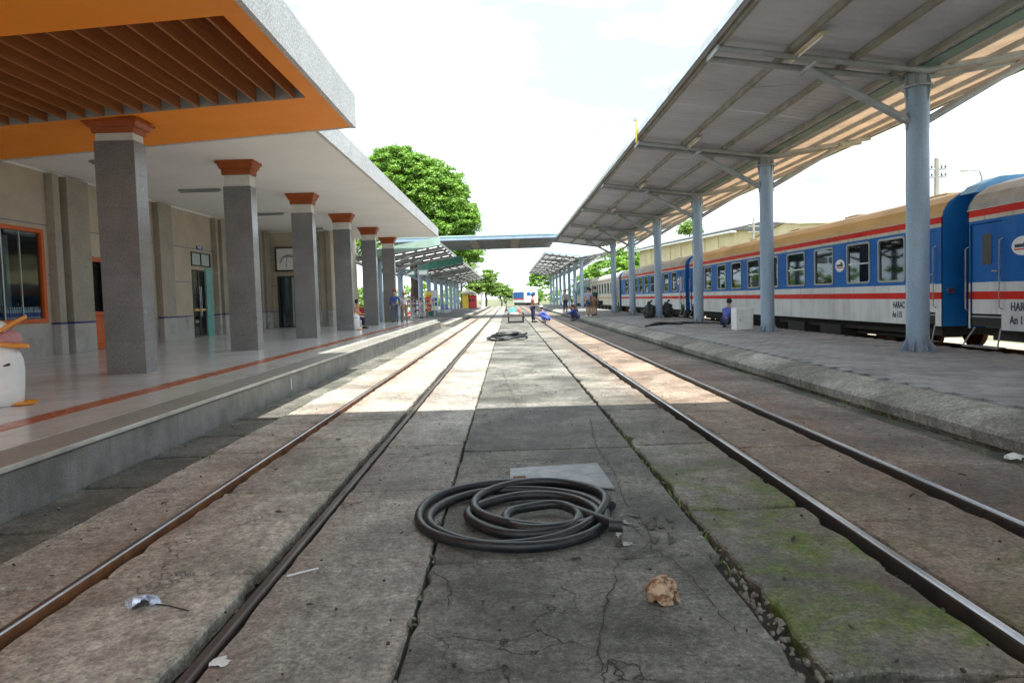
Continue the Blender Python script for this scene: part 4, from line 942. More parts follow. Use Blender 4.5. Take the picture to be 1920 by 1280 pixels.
# ================================================================== people
def skin_mesh(name, J, E, root, mat, parent, sub=2):
    me=bpy.data.meshes.new(name); keys=list(J); ix={k:i for i,k in enumerate(keys)}
    me.from_pydata([J[k][0] for k in keys],[(ix[a],ix[b]) for a,b in E],[])
    o=bpy.data.objects.new(name,me); C.objects.link(o)
    mo=o.modifiers.new('s','SKIN'); mo.use_smooth_shade=True; mo.branch_smoothing=.6
    for k in keys:
        d=me.skin_vertices[0].data[ix[k]]; r=J[k][1]; d.radius=(r,r) if not isinstance(r,tuple) else r; d.use_root=(k==root)
    su=o.modifiers.new('u','SUBSURF'); su.levels=sub; su.render_levels=sub
    dg=bpy.context.evaluated_depsgraph_get(); m2=bpy.data.meshes.new_from_object(o.evaluated_get(dg))
    bpy.data.objects.remove(o); bpy.data.meshes.remove(me)
    m2.name=name; m2.materials.clear(); m2.materials.append(mat); m2.polygons.foreach_set('use_smooth',[True]*len(m2.polygons))
    return link(name,m2,parent)
def person(label, loc, rz, pose, shirt, pants, h=1.7, shorts=False, long_=True, hat=None, shoe='black', group=None, lean=.0, mask=False, hair='hair'):
    """local frame: faces +y, left arm at -x. pose gives hips, torso lean, legs and arms."""
    r=local(thing('person',label,'person',loc,group,rz)); s=h/1.7
    V=lambda *a: Vector(a)
    if pose in ('stand','look','walk','hold'):
        pel=V(0,0,.93); leg={'stand':((.0,.0),(.02,.0)),'look':((.02,.0),(-.02,.0)),'hold':((.0,.0),(.05,.0)),'walk':((.22,.0),(-.24,.0))}[pose]
        knees=[V(-.11,leg[0][0]*.55+.02,.50),V(.11,leg[1][0]*.45+.03,.50)]; ank=[V(-.12,leg[0][0],.08),V(.12,leg[1][0],.09)]
        up=V(0,lean,1).normalized()
    elif pose=='squat':
        pel=V(0,-.22,.27); knees=[V(-.19,.22,.50),V(.19,.24,.48)]; ank=[V(-.15,.0,.08),V(.15,.02,.08)]; up=V(0,.62+lean,1).normalized()
    else:  # sit
        pel=V(0,-.05,.47); knees=[V(-.14,.36,.48),V(.14,.36,.48)]; ank=[V(-.15,.38,.08),V(.15,.36,.08)]; up=V(0,.25+lean,1).normalized()
    fw=V(0,1,0); fw=(fw-up*fw.dot(up)).normalized()
    ch=pel+up*.42; nk=pel+up*.56; hd=V(0,.25 if pose in('look','squat') else .05,1).normalized()
    h0=nk+hd*.09; h1=h0+hd*.10+V(0,.015,0); h2=h1+hd*.08
    sh=[ch+up*.06+V(-.185,0,0),ch+up*.06+V(.185,0,0)]
    if pose=='hold': el=[sh[0]+V(-.05,.04,-.27),sh[1]+V(.05,.04,-.27)]; wr=[el[0]+V(.10,.22,.06),el[1]+V(-.10,.22,.08)]
    elif pose=='look': el=[sh[0]+V(-.04,.03,-.28),sh[1]+V(.04,.03,-.28)]; wr=[el[0]+V(.08,.2,-.08),el[1]+V(-.06,.2,-.06)]
    elif pose=='squat': el=[sh[0]+V(-.06,.2,-.18),sh[1]+V(.06,.2,-.18)]; wr=[el[0]+V(.10,.22,-.06),el[1]+V(-.10,.22,-.08)]
    elif pose=='sit': el=[sh[0]+V(-.05,.06,-.26),sh[1]+V(.05,.06,-.26)]; wr=[el[0]+V(.06,.23,-.02),el[1]+V(-.06,.23,-.02)]
    elif pose=='walk': el=[sh[0]+V(-.05,-.10,-.26),sh[1]+V(.05,.08,-.26)]; wr=[el[0]+V(0,.02,-.25),el[1]+V(0,.14,-.2)]
    else: el=[sh[0]+V(-.07,-.03,-.28),sh[1]+V(.07,-.03,-.28)]; wr=[el[0]+V(.0,.09,-.24),el[1]+V(0,.09,-.24)]
    J={'pel':(pel*s,.115*s),'wa':((pel+up*.2)*s,.112*s),'ch':(ch*s,.135*s),'nk':(nk*s,.058*s),'h0':(h0*s,.068*s),'h1':(h1*s,.096*s),'h2':(h2*s,.066*s),
       'no':((h1+fw*.105-up*.01)*s,.016*s)}
    E=[('pel','wa'),('wa','ch'),('ch','nk'),('nk','h0'),('h0','h1'),('h1','h2'),('h1','no')]
    for k,t in ((0,'l'),(1,'r')):
        x=-1 if k==0 else 1; toe=ank[k]+V(.02*x,.17,-.045)
        J.update({t+'hip':((pel+V(.10*x,0,-.04))*s,.092*s),t+'kn':(knees[k]*s,.062*s),t+'an':(ank[k]*s,.043*s),t+'to':(toe*s,.036*s),
                  t+'sh':(sh[k]*s,.062*s),t+'el':(el[k]*s,.043*s),t+'wr':(wr[k]*s,.03*s)})
        E+=[('pel',t+'hip'),(t+'hip',t+'kn'),(t+'kn',t+'an'),(t+'an',t+'to'),('ch',t+'sh'),(t+'sh',t+'el'),(t+'el',t+'wr')]
        fd=(wr[k]-el[k]).normalized(); sd_=fd.cross(V(0,0,1)) if abs(fd.z)<.9 else V(0,1,0); sd_=sd_.normalized()
        pm=wr[k]+fd*.06; J[t+'pm']=(pm*s,.03*s); E.append((t+'wr',t+'pm'))
        for i in range(4):
            b0=pm+fd*.035+sd_*(.026*(i-1.5)); J[f'{t}f{i}']=(b0*s,.010*s); J[f'{t}g{i}']=((b0+fd*(.055,.066,.062,.046)[i]+V(0,0,-.012))*s,.008*s); E+=[(t+'pm',f'{t}f{i}'),(f'{t}f{i}',f'{t}g{i}')]
        th=wr[k]+fd*.03-sd_*.045; J[t+'th']=(th*s,.011*s); J[t+'ti']=((th+fd*.045-sd_*.012)*s,.009*s); E+=[(t+'wr',t+'th'),(t+'th',t+'ti')]
    skin_mesh('body',J,E,'pel',M['skin'],r,1)
    g_=.017*s
    T={k:(J[k][0],(J[k][1]+g_)) for k in ('pel','wa','ch')}; T['co']=((nk-up*.035)*s,.07*s)
    TE=[('pel','wa'),('wa','ch'),('ch','co')]
    for t in 'lr':
        T[t+'sh']=(J[t+'sh'][0],J[t+'sh'][1]+.014*s); TE.append(('ch',t+'sh'))
        e=J[t+'el'][0]; a=J[t+'sh'][0]
        T[t+'el']=(e if long_ else a.lerp(e,.6),J[t+'el'][1]+.02*s); TE.append((t+'sh',t+'el'))
        if long_: T[t+'wr']=(e.lerp(J[t+'wr'][0],.88),J[t+'wr'][1]+.016*s); TE.append((t+'el',t+'wr'))
    skin_mesh('shirt',T,TE,'pel',M[shirt],r,1)
    T={'pel':((pel-up*.02)*s,.125*s)}; TE=[]
    for t in 'lr':
        T[t+'hip']=(J[t+'hip'][0],J[t+'hip'][1]+.02*s); T[t+'kn']=(J[t+'kn'][0] if not shorts else J[t+'hip'][0].lerp(J[t+'kn'][0],.85),J[t+'kn'][1]+.022*s); TE+=[('pel',t+'hip'),(t+'hip',t+'kn')]
        if not shorts: T[t+'an']=(J[t+'kn'][0].lerp(J[t+'an'][0],.9),J[t+'an'][1]+.022*s); TE.append((t+'kn',t+'an'))
    skin_mesh('shorts' if shorts else 'trousers',T,TE,'pel',M[pants],r,1)
    q=MB(); c=(h1+hd*.03-fw*.012)*s
    n=10
    for i in range(0,6):
        pass
    q.ball(c,(.102*s,.106*s,.108*s),12,8)
    # keep the cap of hair: drop the face side
    q.f=[f for f in q.f if not (sum((Vector(q.v[i])-c).dot(fw) for i in f)/len(f)>.045*s and sum((Vector(q.v[i])-c).z for i in f)/len(f)<.055*s)]; q.m=[0]*len(q.f)
    q.f=[f for f in q.f if sum((Vector(q.v[i])-c).z for i in f)/len(f)>-.065*s]; q.m=[0]*len(q.f)
    q.build('hair',M[hair],r,smooth=60)
    if hat:
        q=MB(); hc=(h1+hd*.055)*s; q.lathe([(.116*s,0),(.118*s,.03*s),(.10*s,.085*s),(.05*s,.112*s)],hc,14); bq=hc+fw*.12*s; q.ball(bq,(.085*s,.085*s,.012*s),10,4); q.build('cap',M[hat],r,smooth=40)
    if mask:
        q=MB(); q.ball((h1-hd*.045+fw*.07)*s,(.06*s,.04*s,.05*s),10,6); q.build('face_mask',M['c_white'],r,smooth=60)
    q=MB(); [q.ball((h1+fw*.092+V(x*.034,0,.012))*s,(.011*s,.008*s,.008*s),6,4) for x in (-1,1)]; q.build('eyes',M['black'],r)
    for t in 'lr':
        a=J[t+'an'][0]; b=J[t+'to'][0]; q=MB(); q.tube([a+Vector((0,-.06*s,-.045*s)),a+Vector((0,0,-.02*s)),a.lerp(b,.6),b+Vector((0,.03*s,-.012*s))],[.035*s,.056*s,.05*s,.03*s],8); q.build('shoe',M[shoe],r,smooth=60)
    return r
person('worker in red shirt and navy trousers standing on the track, looking down',(1.5,42.6,.0),R(-75),'hold','c_red','c_navy',1.72,long_=False)
person('crouching worker in blue overalls and white cap beside the red shirted worker',(2.2,42.0,.0),R(70),'squat','c_blue2','c_blue',1.7,hat='c_white',lean=.15)
person('man in blue squatting at the kerb of the paved platform',(4.15,43.3,.0),R(75),'squat','c_blue','c_navy',1.72,hat='c_grey')
person('person in orange sitting low behind the squatting man',(4.95,52,.27),R(100),'squat','c_orange','c_slate',1.6)
person('man in grey shirt and dark trousers standing alone on the paved platform edge',(4.75,57.,.27),R(150),'stand','c_grey','c_navy',1.75,long_=False,hat='c_grey')
person('person in lilac t-shirt and denim shorts standing on the platform edge, back turned',(4.95,42.2,.27),R(10),'stand','c_lilac','c_denim',1.72,True,False,shoe='c_white')
person('person in dark blue and red half hidden behind the lilac t-shirt',(5.2,43.4,.27),R(-20),'stand','c_navy','c_orange',1.66,True,False)
gp=person('tall man in dark green t-shirt and shorts beside the fifth blue post',(5.65,44.4,.27),R(40),'hold','c_green','c_khaki',1.78,True,False)
person('man in blue shirt squatting behind the white box, back turned',(7.78,24.2,.27),R(-40),'squat','c_blue2','c_navy',1.66)
person('seated person in blue behind the far penguin bin',(-6.95,30.9,PZ),R(-70),'sit','c_blue','c_navy',1.7,mask=True,long_=False)
person('man in blue jacket and red cap walking past the last column',(-6.45,38.9,PZ),R(180),'stand','c_blue','c_slate',1.74,hat='c_red',mask=True)
person('woman in white shirt and khaki trousers walking away past the last column',(-6.05,39.6,PZ),R(15),'walk','c_white','c_khaki',1.62,long_=False,hair='c_orange')
person('person in pale grey standing among the souvenir racks',(-7.4,57.5,.10),R(-60),'stand','c_grey','c_grey',1.6,hat='c_navy')
bg_=thing('shoulder_bag','dark shoulder bag at the hip of the man in green','bag',(5.95,44.2,1.1)); q=MB(); q.obox((5.95,44.15,1.1),(.32,.14,.24),R(20)); q.build('pouch',M['black'],bg_,bevel=.03); q=MB(); q.tube([(5.85,44.15,1.2),(5.75,44.3,1.6),(5.6,44.4,1.72)],.015,6); q.build('strap',M['black'],bg_)
# stool for the seated person and dark suitcase
st=thing('stool','dark stool under the seated person in blue','stool',(-6.98,30.88,PZ)); q=MB(); q.box(-7.2,-6.78,30.7,31.08,PZ+.36,PZ+.40); q.build('seat',M['black'],st)
for dx in (-.17,.17):
    for dy in (-.15,.15): q=MB(); q.cyl((-6.99+dx,30.89+dy,PZ),(-6.99+dx,30.89+dy,PZ+.36),.018,n=6); q.build('leg',M['black'],st)
su=thing('suitcase','dark upright suitcase beside the seated person','suitcase',(-7.3,30.2,PZ)); q=MB(); q.box(-7.02,-6.8,29.95,30.2,PZ+.05,PZ+.7); q.build('shell',M['black'],su,bevel=.03); q=MB(); q.tube([(-6.98,30.08,PZ+.7),(-6.98,30.08,PZ+1.0),(-6.84,30.08,PZ+1.0),(-6.84,30.08,PZ+.7)],.01,6); q.build('handle',M['alu'],su)
for x_ in (-6.97,-6.85): q=MB(); q.cyl((x_-.015,30.08,PZ+.03),(x_+.015,30.08,PZ+.03),.03,n=10); q.build('wheel',M['black'],su)

# ================================================================== penguin bins
def penguin(label,loc,rz):
    r=local(thing('penguin_bin',label,'litter bin',loc,'penguin litter bins on the tiled platform',rz))
    q=MB(); q.lathe([(.20,0),(.235,.05),(.25,.2),(.262,.42),(.255,.56),(.22,.68),(.185,.745)],n=20,sx=.92); q.build('body',M['penguin'],r,smooth=50)
    # head: open throat with lower and upper beak
    q=MB(); q.ball((0,.05,.82),(.17,.21,.15),16,8); q.build('throat',M['pink'],r,smooth=60)
    n=14
    for nm,zc,lift,th,r1 in (('lower_beak',.75,-.045,.055,.30),('upper_beak',.90,.19,.05,.29)):
        q=MB(); top=[];bot=[]
        for i in range(n+1):
            a=math.pi*i/n; x=math.cos(a)*.205; y=.02+math.sin(a)*r1; z=zc+lift*math.sin(a)
            top.append((x,y,z+th)); bot.append((x*1.02,y*1.02,z))
        m=n+1
        q.add(top+bot,[tuple(range(m)),tuple(range(2*m-1,m-1,-1))]+[(k,(k+1)%m,m+(k+1)%m,m+k) for k in range(m)])
        q.build(nm,M['beak'],r,bevel=.008)
    q=MB(); q.lathe([(.175,0),(.17,.06),(.14,.11),(.07,.15)],(0,-.05,.93),14); q.build('head',M['penguin'],r,smooth=50)
    for s in (-1,1):
        q=MB(); q.tube([(s*.15,.14,.52),(s*.20,.12,.525),(s*.23,.07,.51)],[.008,.022,.008],6); q.build('wing_mark',M['black'],r)
        q=MB(); q.ball((s*.12,.24,.015),(.085,.15,.022),12,5); q.build('foot',M['beak'],r,smooth=60)
        q=MB(); q.ball((s*.12,.0,1.0),(.028,.028,.028),8,6); q.build('eye',M['black'],r)
    return r
p1=penguin('large white penguin bin with open orange beak at the left edge',(-6.44,8.62,PZ+.005),R(-62))
copy_tree(p1,(-6.72,29.6,PZ+.005),R(-80),'small far white penguin bin in front of the seated person')

# ================================================================== things on the track and platforms
def loop_path(loops, n=40, gapz=.0):
    pts=[]
    k=len(loops)
    for i in range(k*n):
        t=i/n; a=t*2*math.pi; j=min(int(t),k-1); j2=min(j+1,k-1); f=max(0,(t-j-.68)/.32); f=f*f*(3-2*f)
        L0=[loops[j][m]*(1-f)+loops[j2][m]*f for m in range(5)]
        pts.append((L0[0]+L0[2]*math.cos(a),L0[1]+L0[3]*math.sin(a),L0[4]))
    return pts
h=MB(); pth=loop_path([(.01,4.82,.685,.745,.033),(.01,4.70,.615,.62,.036),(.19,4.90,.48,.53,.062),(.12,4.70,.45,.43,.040),(.19,4.56,.25,.26,.06),(.19,4.56,.24,.24,.06)])
pth=[p for p in pth][:int(40*5.15)]
pth=[Vector(p)+Vector((.011*math.sin(i*.23)+.006*math.sin(i*.71),.012*math.sin(i*.31+1),.005*math.sin(i*.5))) for i,p in enumerate(pth)]
pth=pth+[pth[-1].lerp(Vector((.66,4.30,.07)),t) for t in (.2,.4,.6,.8,1.)]
h.tube(pth,.033,12); hc=thing('rubber_hose','large coiled black rubber hose on the concrete in the foreground','hose',(0,4.8,0)); h.build('coil',M['hose'],hc,smooth=60)
h=MB(); h.cyl((.60,4.31,.07),(.685,4.30,.066),.041,n=14); h.build('coupling',M['black'],hc,smooth=40)
h=MB(); pth=loop_path([(-.07,25.7,.72,1.0,.05),(-.12,25.5,.62,.8,.12),(.02,25.8,.66,.75,.18),(-.05,25.5,.4,.5,.22)],24); pth=[(x+.05*math.sin(i*.9),y,z+.03*math.sin(i*.7)) for i,(x,y,z) in enumerate(pth)]
h.tube(pth,.04,8); tag(h.build('rubber_hose',M['hose'],smooth=60),'small tangled pile of black hose in the sunlit middle of the tracks','hose')
h=MB(); h.tube([(5.25,26.2,.31),(5.6,27.0,.31),(6.3,27.6,.34),(7.2,28.0,.33),(7.9,27.6,.31),(8.4,26.8,.31)],.045,8); h.tube([(5.4,26.7,.31),(6.0,27.4,.38),(6.7,27.5,.33),(6.9,27.2,.31)],.045,8)
tag(h.build('rubber_hose',M['hose'],smooth=60),'black hose lying loose across the paved platform','hose')
pl=thing('access_plate','pale steel cover plate let into the concrete behind the coiled hose','cover plate',(.37,5.78,0))
q=MB(); q.add([(-.03,5.60,.006),(.80,5.34,.006),(.765,6.17,.006),(-.03,6.07,.006),(-.03,5.60,.018),(.80,5.34,.018),(.765,6.17,.018),(-.03,6.07,.018)],[(4,5,6,7),(0,1,5,4),(1,2,6,5),(2,3,7,6),(3,0,4,7)]); q.build('sheet',M['plate'],pl)
q=MB(); q.obox((.05,5.72,.024),(.10,.05,.016),.2); q.build('lift_slot',M['railrust'],pl)
# wet patch: film of water in the hollows of the slab by the hose end
from mathutils import noise as mn
q=MB(); c_=.012
for i in range(-26,27):
    for k in range(-26,27):
        x,y=.84+i*c_,4.40+k*c_
        d=1-math.hypot((x-.82)/.20,(y-4.40)/.27)
        if d*.7+1.3*mn.fractal(Vector((x*13,y*7,1.3)),.8,2.,6)>.42: q.add([(x,y,.0065),(x+c_,y,.0065),(x+c_,y+c_,.0065),(x,y+c_,.0065)],[(0,1,2,3)])
struct(q.build('puddle',M['water'],normals=False))
# dirt-filled cracks that branch across the centre slab
for pl_ in ([(.97,8.5),(.86,6.89),(.87,5.75),(.82,5.01),(.89,4.48),(1.02,4.72)],[(.89,4.48),(.81,4.1),(.57,3.87),(.55,3.66)],[(.55,3.66),(.41,3.26),(.35,2.9),(.34,2.66)],
            [(.81,4.1),(.93,3.74),(.96,3.4),(.97,2.96)],[(-.5,3.85),(-.35,3.58),(-.36,3.31)],[(-.19,14.7),(.08,9.6),(-.1,8.2),(-.4,7.6)]):
    pts=[]
    for (a,b) in zip(pl_[:-1],pl_[1:]):
        m_=max(3,int(math.hypot(b[0]-a[0],b[1]-a[1])/.05))
        for i in range(m_):
            t=i/m_; jx=.03*mn.noise(Vector((a[0]*9+t*m_*.5,b[1]*3,2)))+random.gauss(0,.007); pts.append((a[0]+(b[0]-a[0])*t+jx,a[1]+(b[1]-a[1])*t+random.gauss(0,.006)))
    q=MB(); vs=[]
    for i,p_ in enumerate(pts):
        d=Vector(pts[min(i+1,len(pts)-1)])-Vector(pts[max(i-1,0)]); d=d.normalized() if d.length else Vector((0,1)); w_=random.uniform(.0015,.0075)*(1-.6*i/len(pts))
        vs+=[(p_[0]-d.y*w_,p_[1]+d.x*w_,.0075),(p_[0]+d.y*w_,p_[1]-d.x*w_,.0075)]
    q.add(vs,[(2*i,2*i+1,2*i+3,2*i+2) for i in range(len(pts)-1)]); q.build('crack',M['dirt'],bed,normals=False)
# crumpled paper
def crumple(c,r,mat,name,label,cat,flat=.7,seed=1,sub=3,amp=.45):
    rr=random.Random(seed); bm=bmesh.new(); bmesh.ops.create_icosphere(bm,subdivisions=sub,radius=1)
    fold=[(Vector((rr.gauss(0,1),rr.gauss(0,1),rr.gauss(0,1))).normalized(),rr.uniform(3,8),rr.random()*6) for _ in range(7)]
    for v in bm.verts:
        d=v.co.normalized(); k=1+amp*sum(abs(math.sin(d.dot(f)*w_+ph))-.5 for f,w_,ph in fold)*.35+rr.uniform(-.1,.1)
        v.co=Vector((d.x*r[0]*k,d.y*r[1]*k,max(-r[2]*.8,d.z*r[2]*k)))
    me=bpy.data.meshes.new(name); bm.to_mesh(me); bm.free(); me.materials.append(mat); o=link(name,me); o.location=(c[0],c[1],c[2]+r[2]*.8); return tag(o,label,cat)
def crumpled_sheet(name,c,R0,h,mat,label,cat,seed,n=26,folds=16,layers=1):
    """a scrap of sheet folded along random creases; several layers make a balled-up scrap"""
    rr=random.Random(seed); q=MB()
    for L_ in range(layers):
        N=[(rr.uniform(0,6.28),rr.uniform(-.7,.7),rr.uniform(.25,.9)*rr.choice((-1,1))) for _ in range(folds)]
        vs=[];ok={}
        for i in range(n):
            for j in range(n):
                u,v=i/(n-1)*2-1,j/(n-1)*2-1; a=math.atan2(v,u); rad=math.hypot(u,v)
                if rad>1+.16*math.sin(3*a+seed+L_)+.10*math.sin(7*a): continue
                z=sum(k*abs(u*math.cos(t)+v*math.sin(t)-d) for t,d,k in N)*.14+(.55 if layers==1 else .8)*(1-rad*rad)
                uu=u+.08*sum(math.sin(6*(u*math.sin(t)+v*math.cos(t))+d*9) for t,d,k in N[:5]); vv=v+.08*sum(math.cos(5*(u*math.cos(t)-v*math.sin(t))+d*7) for t,d,k in N[5:10])
                ok[i,j]=len(vs); vs.append(Vector((uu*(1-.3*rad),vv*(1-.3*rad),z)))
        zs=sorted(v.z for v in vs); z0=zs[len(zs)//12]; zm=max(zs[-1]-z0,.01)
        vs=[Vector((v.x*R0,v.y*R0,max(0,(v.z-z0)/zm)**.75*h)) for v in vs]
        if layers>1:
            T=Matrix.Rotation(rr.uniform(-1.1,1.1),3,'X')@Matrix.Rotation(rr.uniform(-1.1,1.1),3,'Y')@Matrix.Rotation(rr.uniform(0,6),3,'Z')
            vs=[T@v for v in vs]; zz_=sorted(v.z for v in vs)[len(vs)//10]; vs=[Vector((v.x*.8,v.y*.8,max(0,(v.z-zz_))*.8)) for v in vs]
        vs=[(c[0]+v.x,c[1]+v.y,c[2]+max(.002+.004*rr.random(),v.z)) for v in vs]
        f=[]
        for (i,j) in ok:
            if all(k in ok for k in ((i+1,j),(i+1,j+1),(i,j+1))): f+=[(ok[i,j],ok[i+1,j],ok[i+1,j+1]),(ok[i,j],ok[i+1,j+1],ok[i,j+1])]
        q.add(vs,f)
    return tag(q.build(name,mat,normals=False),label,cat)
crumpled_sheet('crumpled_paper',(.735,3.37,0),.13,.14,M['paper'],'crumpled brown paper scrap on the dark concrete right of the hose','paper scrap',5,layers=3)
crumpled_sheet('foil_wrapper',(-1.93,3.46,.012),.105,.075,M['foil'],'crumpled silver foil wrapper between the left rails','wrapper',8)
q=MB(); q.tube([(-1.88,3.47,.02),(-1.78,3.42,.03),(-1.66,3.38,.018)],.004,5); tag(q.build('twig',M['leaf_dry']),'thin dark twig beside the silver foil wrapper','twig')
crumpled_sheet('bird_dropping',(-1.30,2.89,.003),.06,.012,M['litter'],'white splash beside the flush left rail at the bottom edge','white splash',3)
crumpled_sheet('paper_litter',(4.45,6.0,-.02),.10,.05,M['litter'],'white litter scrap in the gutter under the paved platform kerb','litter',4)
q=MB(); q.tube([(-1.3,3.80,.012),(-1.15,3.9,.012)],.006,5); tag(q.build('stick',M['litter']),'pale stick on the slab right of the flush rail','stick')
lf=[(-2.2,6.3),(-1.75,5.0),(-1.95,7.6),(-1.62,8.6),(-2.75,5.3),(-2.9,7.2),(-3.05,4.4),(-2.7,3.9),(-1.15,5.8),(-.75,4.45),(-1.0,7.0),(-.9,8.4),(-1.05,3.4),(-.35,8.9),(.35,3.9),(1.55,5.5),(1.7,4.1),(1.5,3.0),(2.6,5.6),(2.75,7.4),(2.9,4.9),(3.7,6.5),(3.9,8.1),(1.65,7.9),(2.5,9.2),(3.6,5.4)]+[(random.uniform(-3.1,4.2),random.uniform(10.5,24)) for _ in range(22)]
me0=None
for k,(x,y) in enumerate(lf):
    if me0 is None:
        q=MB(); pts=[(-.035,0,.0),(-.015,.014,.012),(.012,.016,.006),(.038,.002,.014),(.014,-.014,.004),(-.014,-.013,.011)]
        q.add(pts+[(0,0,.018)],[(i,(i+1)%6,6) for i in range(6)]); o=q.build('dry_leaf',M['leaf_dry'],normals=False); me0=o.data
    else: o=link('dry_leaf',me0)
    o.location=(x,y,.014); o.rotation_euler=(random.uniform(-.3,.3),random.uniform(-.3,.3),random.uniform(0,6.28)); s=random.uniform(.5,1.05); o.scale=(s,s,s*.9)
    tag(o,'small curled dry leaf on the concrete between the platforms','leaf','dry leaves scattered over the slabs')
rr=random.Random(3); prim=[]
for k in range(3):
    bm=bmesh.new(); bmesh.ops.create_icosphere(bm,subdivisions=1,radius=1)
    for v in bm.verts: v.co*=rr.uniform(.55,1.3)
    me=bpy.data.meshes.new('rubble_stone'); bm.to_mesh(me); bm.free(); me.materials.append(M['stone']); prim.append(me)
for k in range(44):
    t=k/43; o=link('rubble_stone',prim[k%3]); y=3.75-t*1.15
    o.location=(1.18+.02*math.sin(t*5)+rr.uniform(-.045,.045),y,-.012+rr.uniform(-.02,.012)); s=rr.uniform(.007,.024); o.scale=(s,s*rr.uniform(.7,1.3),s*.75); o.rotation_euler=(rr.random()*3,rr.random()*3,rr.random()*6)
    tag(o,'loose stone in the broken joint at the bottom right of the centre slab','stone','rubble stones in the broken slab joint')
# grit along joints and kerb
def grit(name,regions,n,mat,s0,s1):
    q=MB()
    for _ in range(n):
        x0,x1,y0,y1,z=random.choice(regions); x=random.uniform(x0,x1); y=y0+(y1-y0)*random.random()**1.8; s=random.uniform(s0,s1); a=random.random()*3
        q.obox((x,y,z+s*.3),(s,s*random.uniform(.5,1.2),s*.6),a,random.random(),random.random())
    return struct(q.build(name,mat,normals=False),'stuff')
grit('gravel_grit',[(-3.24,-3.18,2,20,-.01),(1.18,1.26,2.5,12,-.01),(-.53,-.49,2.5,14,-.005),(4.25,4.6,4,22,-.04),(2.02,2.24,2.5,10,-.05),(-1.5,-1.33,2.5,9,-.04),(-3.87,-3.6,4,20,-.025)],700,M['stone'],.006,.022)
grit('leaf_crumbs',[(-3.2,4.3,2.5,22,.002)],420,M['leaf_dry'],.004,.016)
# weeds in the joints
q=MB()
for _ in range(260):
    x,y=random.choice(((4.58,random.uniform(6,30)),(4.33,random.uniform(5,20)),(-3.83,random.uniform(7,26)),(-3.21,random.uniform(6,16)),(1.22,random.uniform(3.4,8)),(4.58,random.uniform(8,16))))
    x+=random.gauss(0,.02); hh=random.uniform(.02,.075); a=random.random()*6.28; w_=.006
    q.add([(x-w_,y,-.04),(x+w_,y,-.04),(x+math.cos(a)*hh*.6,y+math.sin(a)*hh*.6,-.03+hh)],[(0,1,2)])
struct(q.build('weeds',M['leaf2'],normals=False),'stuff')
# handcart on the track
ct=thing('hand_cart','low brown plank trolley with black frame in the middle of the tracks','trolley',(.45,43.2,0))
for k in range(4): MB().box(-.02+k*.235,.205+k*.235,42.6,44.1,.47,.51).build('plank',M['brown'],ct,bevel=.006)
for x in (-.02,.90):
    for y in (42.65,44.05): q=MB(); q.cyl((x,y,.04),(x,y,.62),.045,n=8); q.build('corner_post',M['black'],ct)
    q=MB(); q.box(x-.03,x+.03,42.6,44.1,.40,.47); q.build('side_rail',M['brown'],ct)
    for y in (42.9,43.8): q=MB(); q.cyl((x-.03,y,.11),(x+.03,y,.11),.11,n=14); q.build('wheel',M['black'],ct)
q=MB(); q.box(-.03,.93,42.58,42.64,.05,.12); q.build('front_bar',M['black'],ct)
crumple((.28,43.2,.51),(.22,.25,.24),M['tealbag'],'cloth_bundle','turquoise cloth bundle lying on the plank trolley','bundle',seed=12,amp=.3)
crumple((.65,43.0,.51),(.10,.2,.20),M['c_orange'],'canvas_bundle','rust coloured bundle on the plank trolley beside the turquoise one','bundle',seed=14,amp=.3)
crumple((.40,42.85,.51),(.30,.10,.08),M['c_white'],'paper_bundle','pale bundle at the front of the plank trolley','bundle',seed=16,amp=.3)
# white cabinet by the posts
bx=thing('white_box','white metal box standing on the paved platform left of the second post','box',(7.58,22.1,.27)); MB().box(7.3,7.86,21.9,22.4,.29,1.01).build('case',M['penguin'],bx,bevel=.012)
MB().box(7.325,7.835,21.888,21.898,.31,.99).build('door',M['penguin'],bx,bevel=.004); q=MB(); q.cyl((7.42,21.86,.62),(7.42,21.89,.62),.02,n=8); q.build('lock',M['black'],bx)
for k,(x,l_) in enumerate(((7.42,'black refuse sack left of the fourth blue post'),(8.35,'black refuse sack right of the fourth blue post'))):
    crumple((x,36.0,.27),(.30,.28,.42),M['black'],'refuse_sack',l_,'sack',seed=20+k,amp=.3)
    q=MB(); q.tube([(x,36.,.98),(x+.04,36.,1.12),(x+.15,36.,1.2)],[.07,.04,.06],6); o=q.build('tied_neck',M['black'],None); o.parent=[a for a in C.objects if a.name.startswith('refuse_sack')][-1]; o.location=-Vector(o.parent.location)
# souvenir stalls under the left canopies
def shelfrack(label,x,y,cols):
    r=thing('display_rack',label,'display rack',(x,y,.10))
    for dx in (-.45,.45):
        for dy in (-.2,.2): q=MB(); q.cyl((x+dx,y+dy,.1),(x+dx,y+dy,1.75),.02,n=6); q.build('upright',M['alu'],r)
    for z in (.35,.8,1.25,1.7): MB().box(x-.46,x+.46,y-.22,y+.22,z,z+.03).build('shelf',M['alu'],r)
    k=0
    for z in (.38,.83,1.28):
        for i in range(4):
            c=cols[k%len(cols)]; k+=1; xx=x-.33+i*.22
            t=thing('snack_pack',f"pack {('first','second','third','fourth')[i]} from left on the {'lower' if z<.5 else 'middle' if z<1 else 'upper'} shelf, rack with {label.split(' with ')[-1]}",'pack',(xx,y-.1,z),'packs on the souvenir racks'); q=MB(); q.box(xx-.09,xx+.09,y-.17,y-.02,z+.002,z+.28*random.uniform(.7,1.2)); q.build('bag',M[c],t,bevel=.02)
            q=MB(); q.box(xx-.06,xx+.06,y-.175,y-.171,z+.06,z+.13); q.build('print',M['logo'],t)
    return r
shelfrack('metal display rack with red and white packs',-8.35,55.2,['t_red','c_white','c_purple'])
shelfrack('metal display rack with brown and yellow packs',-7.6,66,['brown','yellow_b','c_orange'])
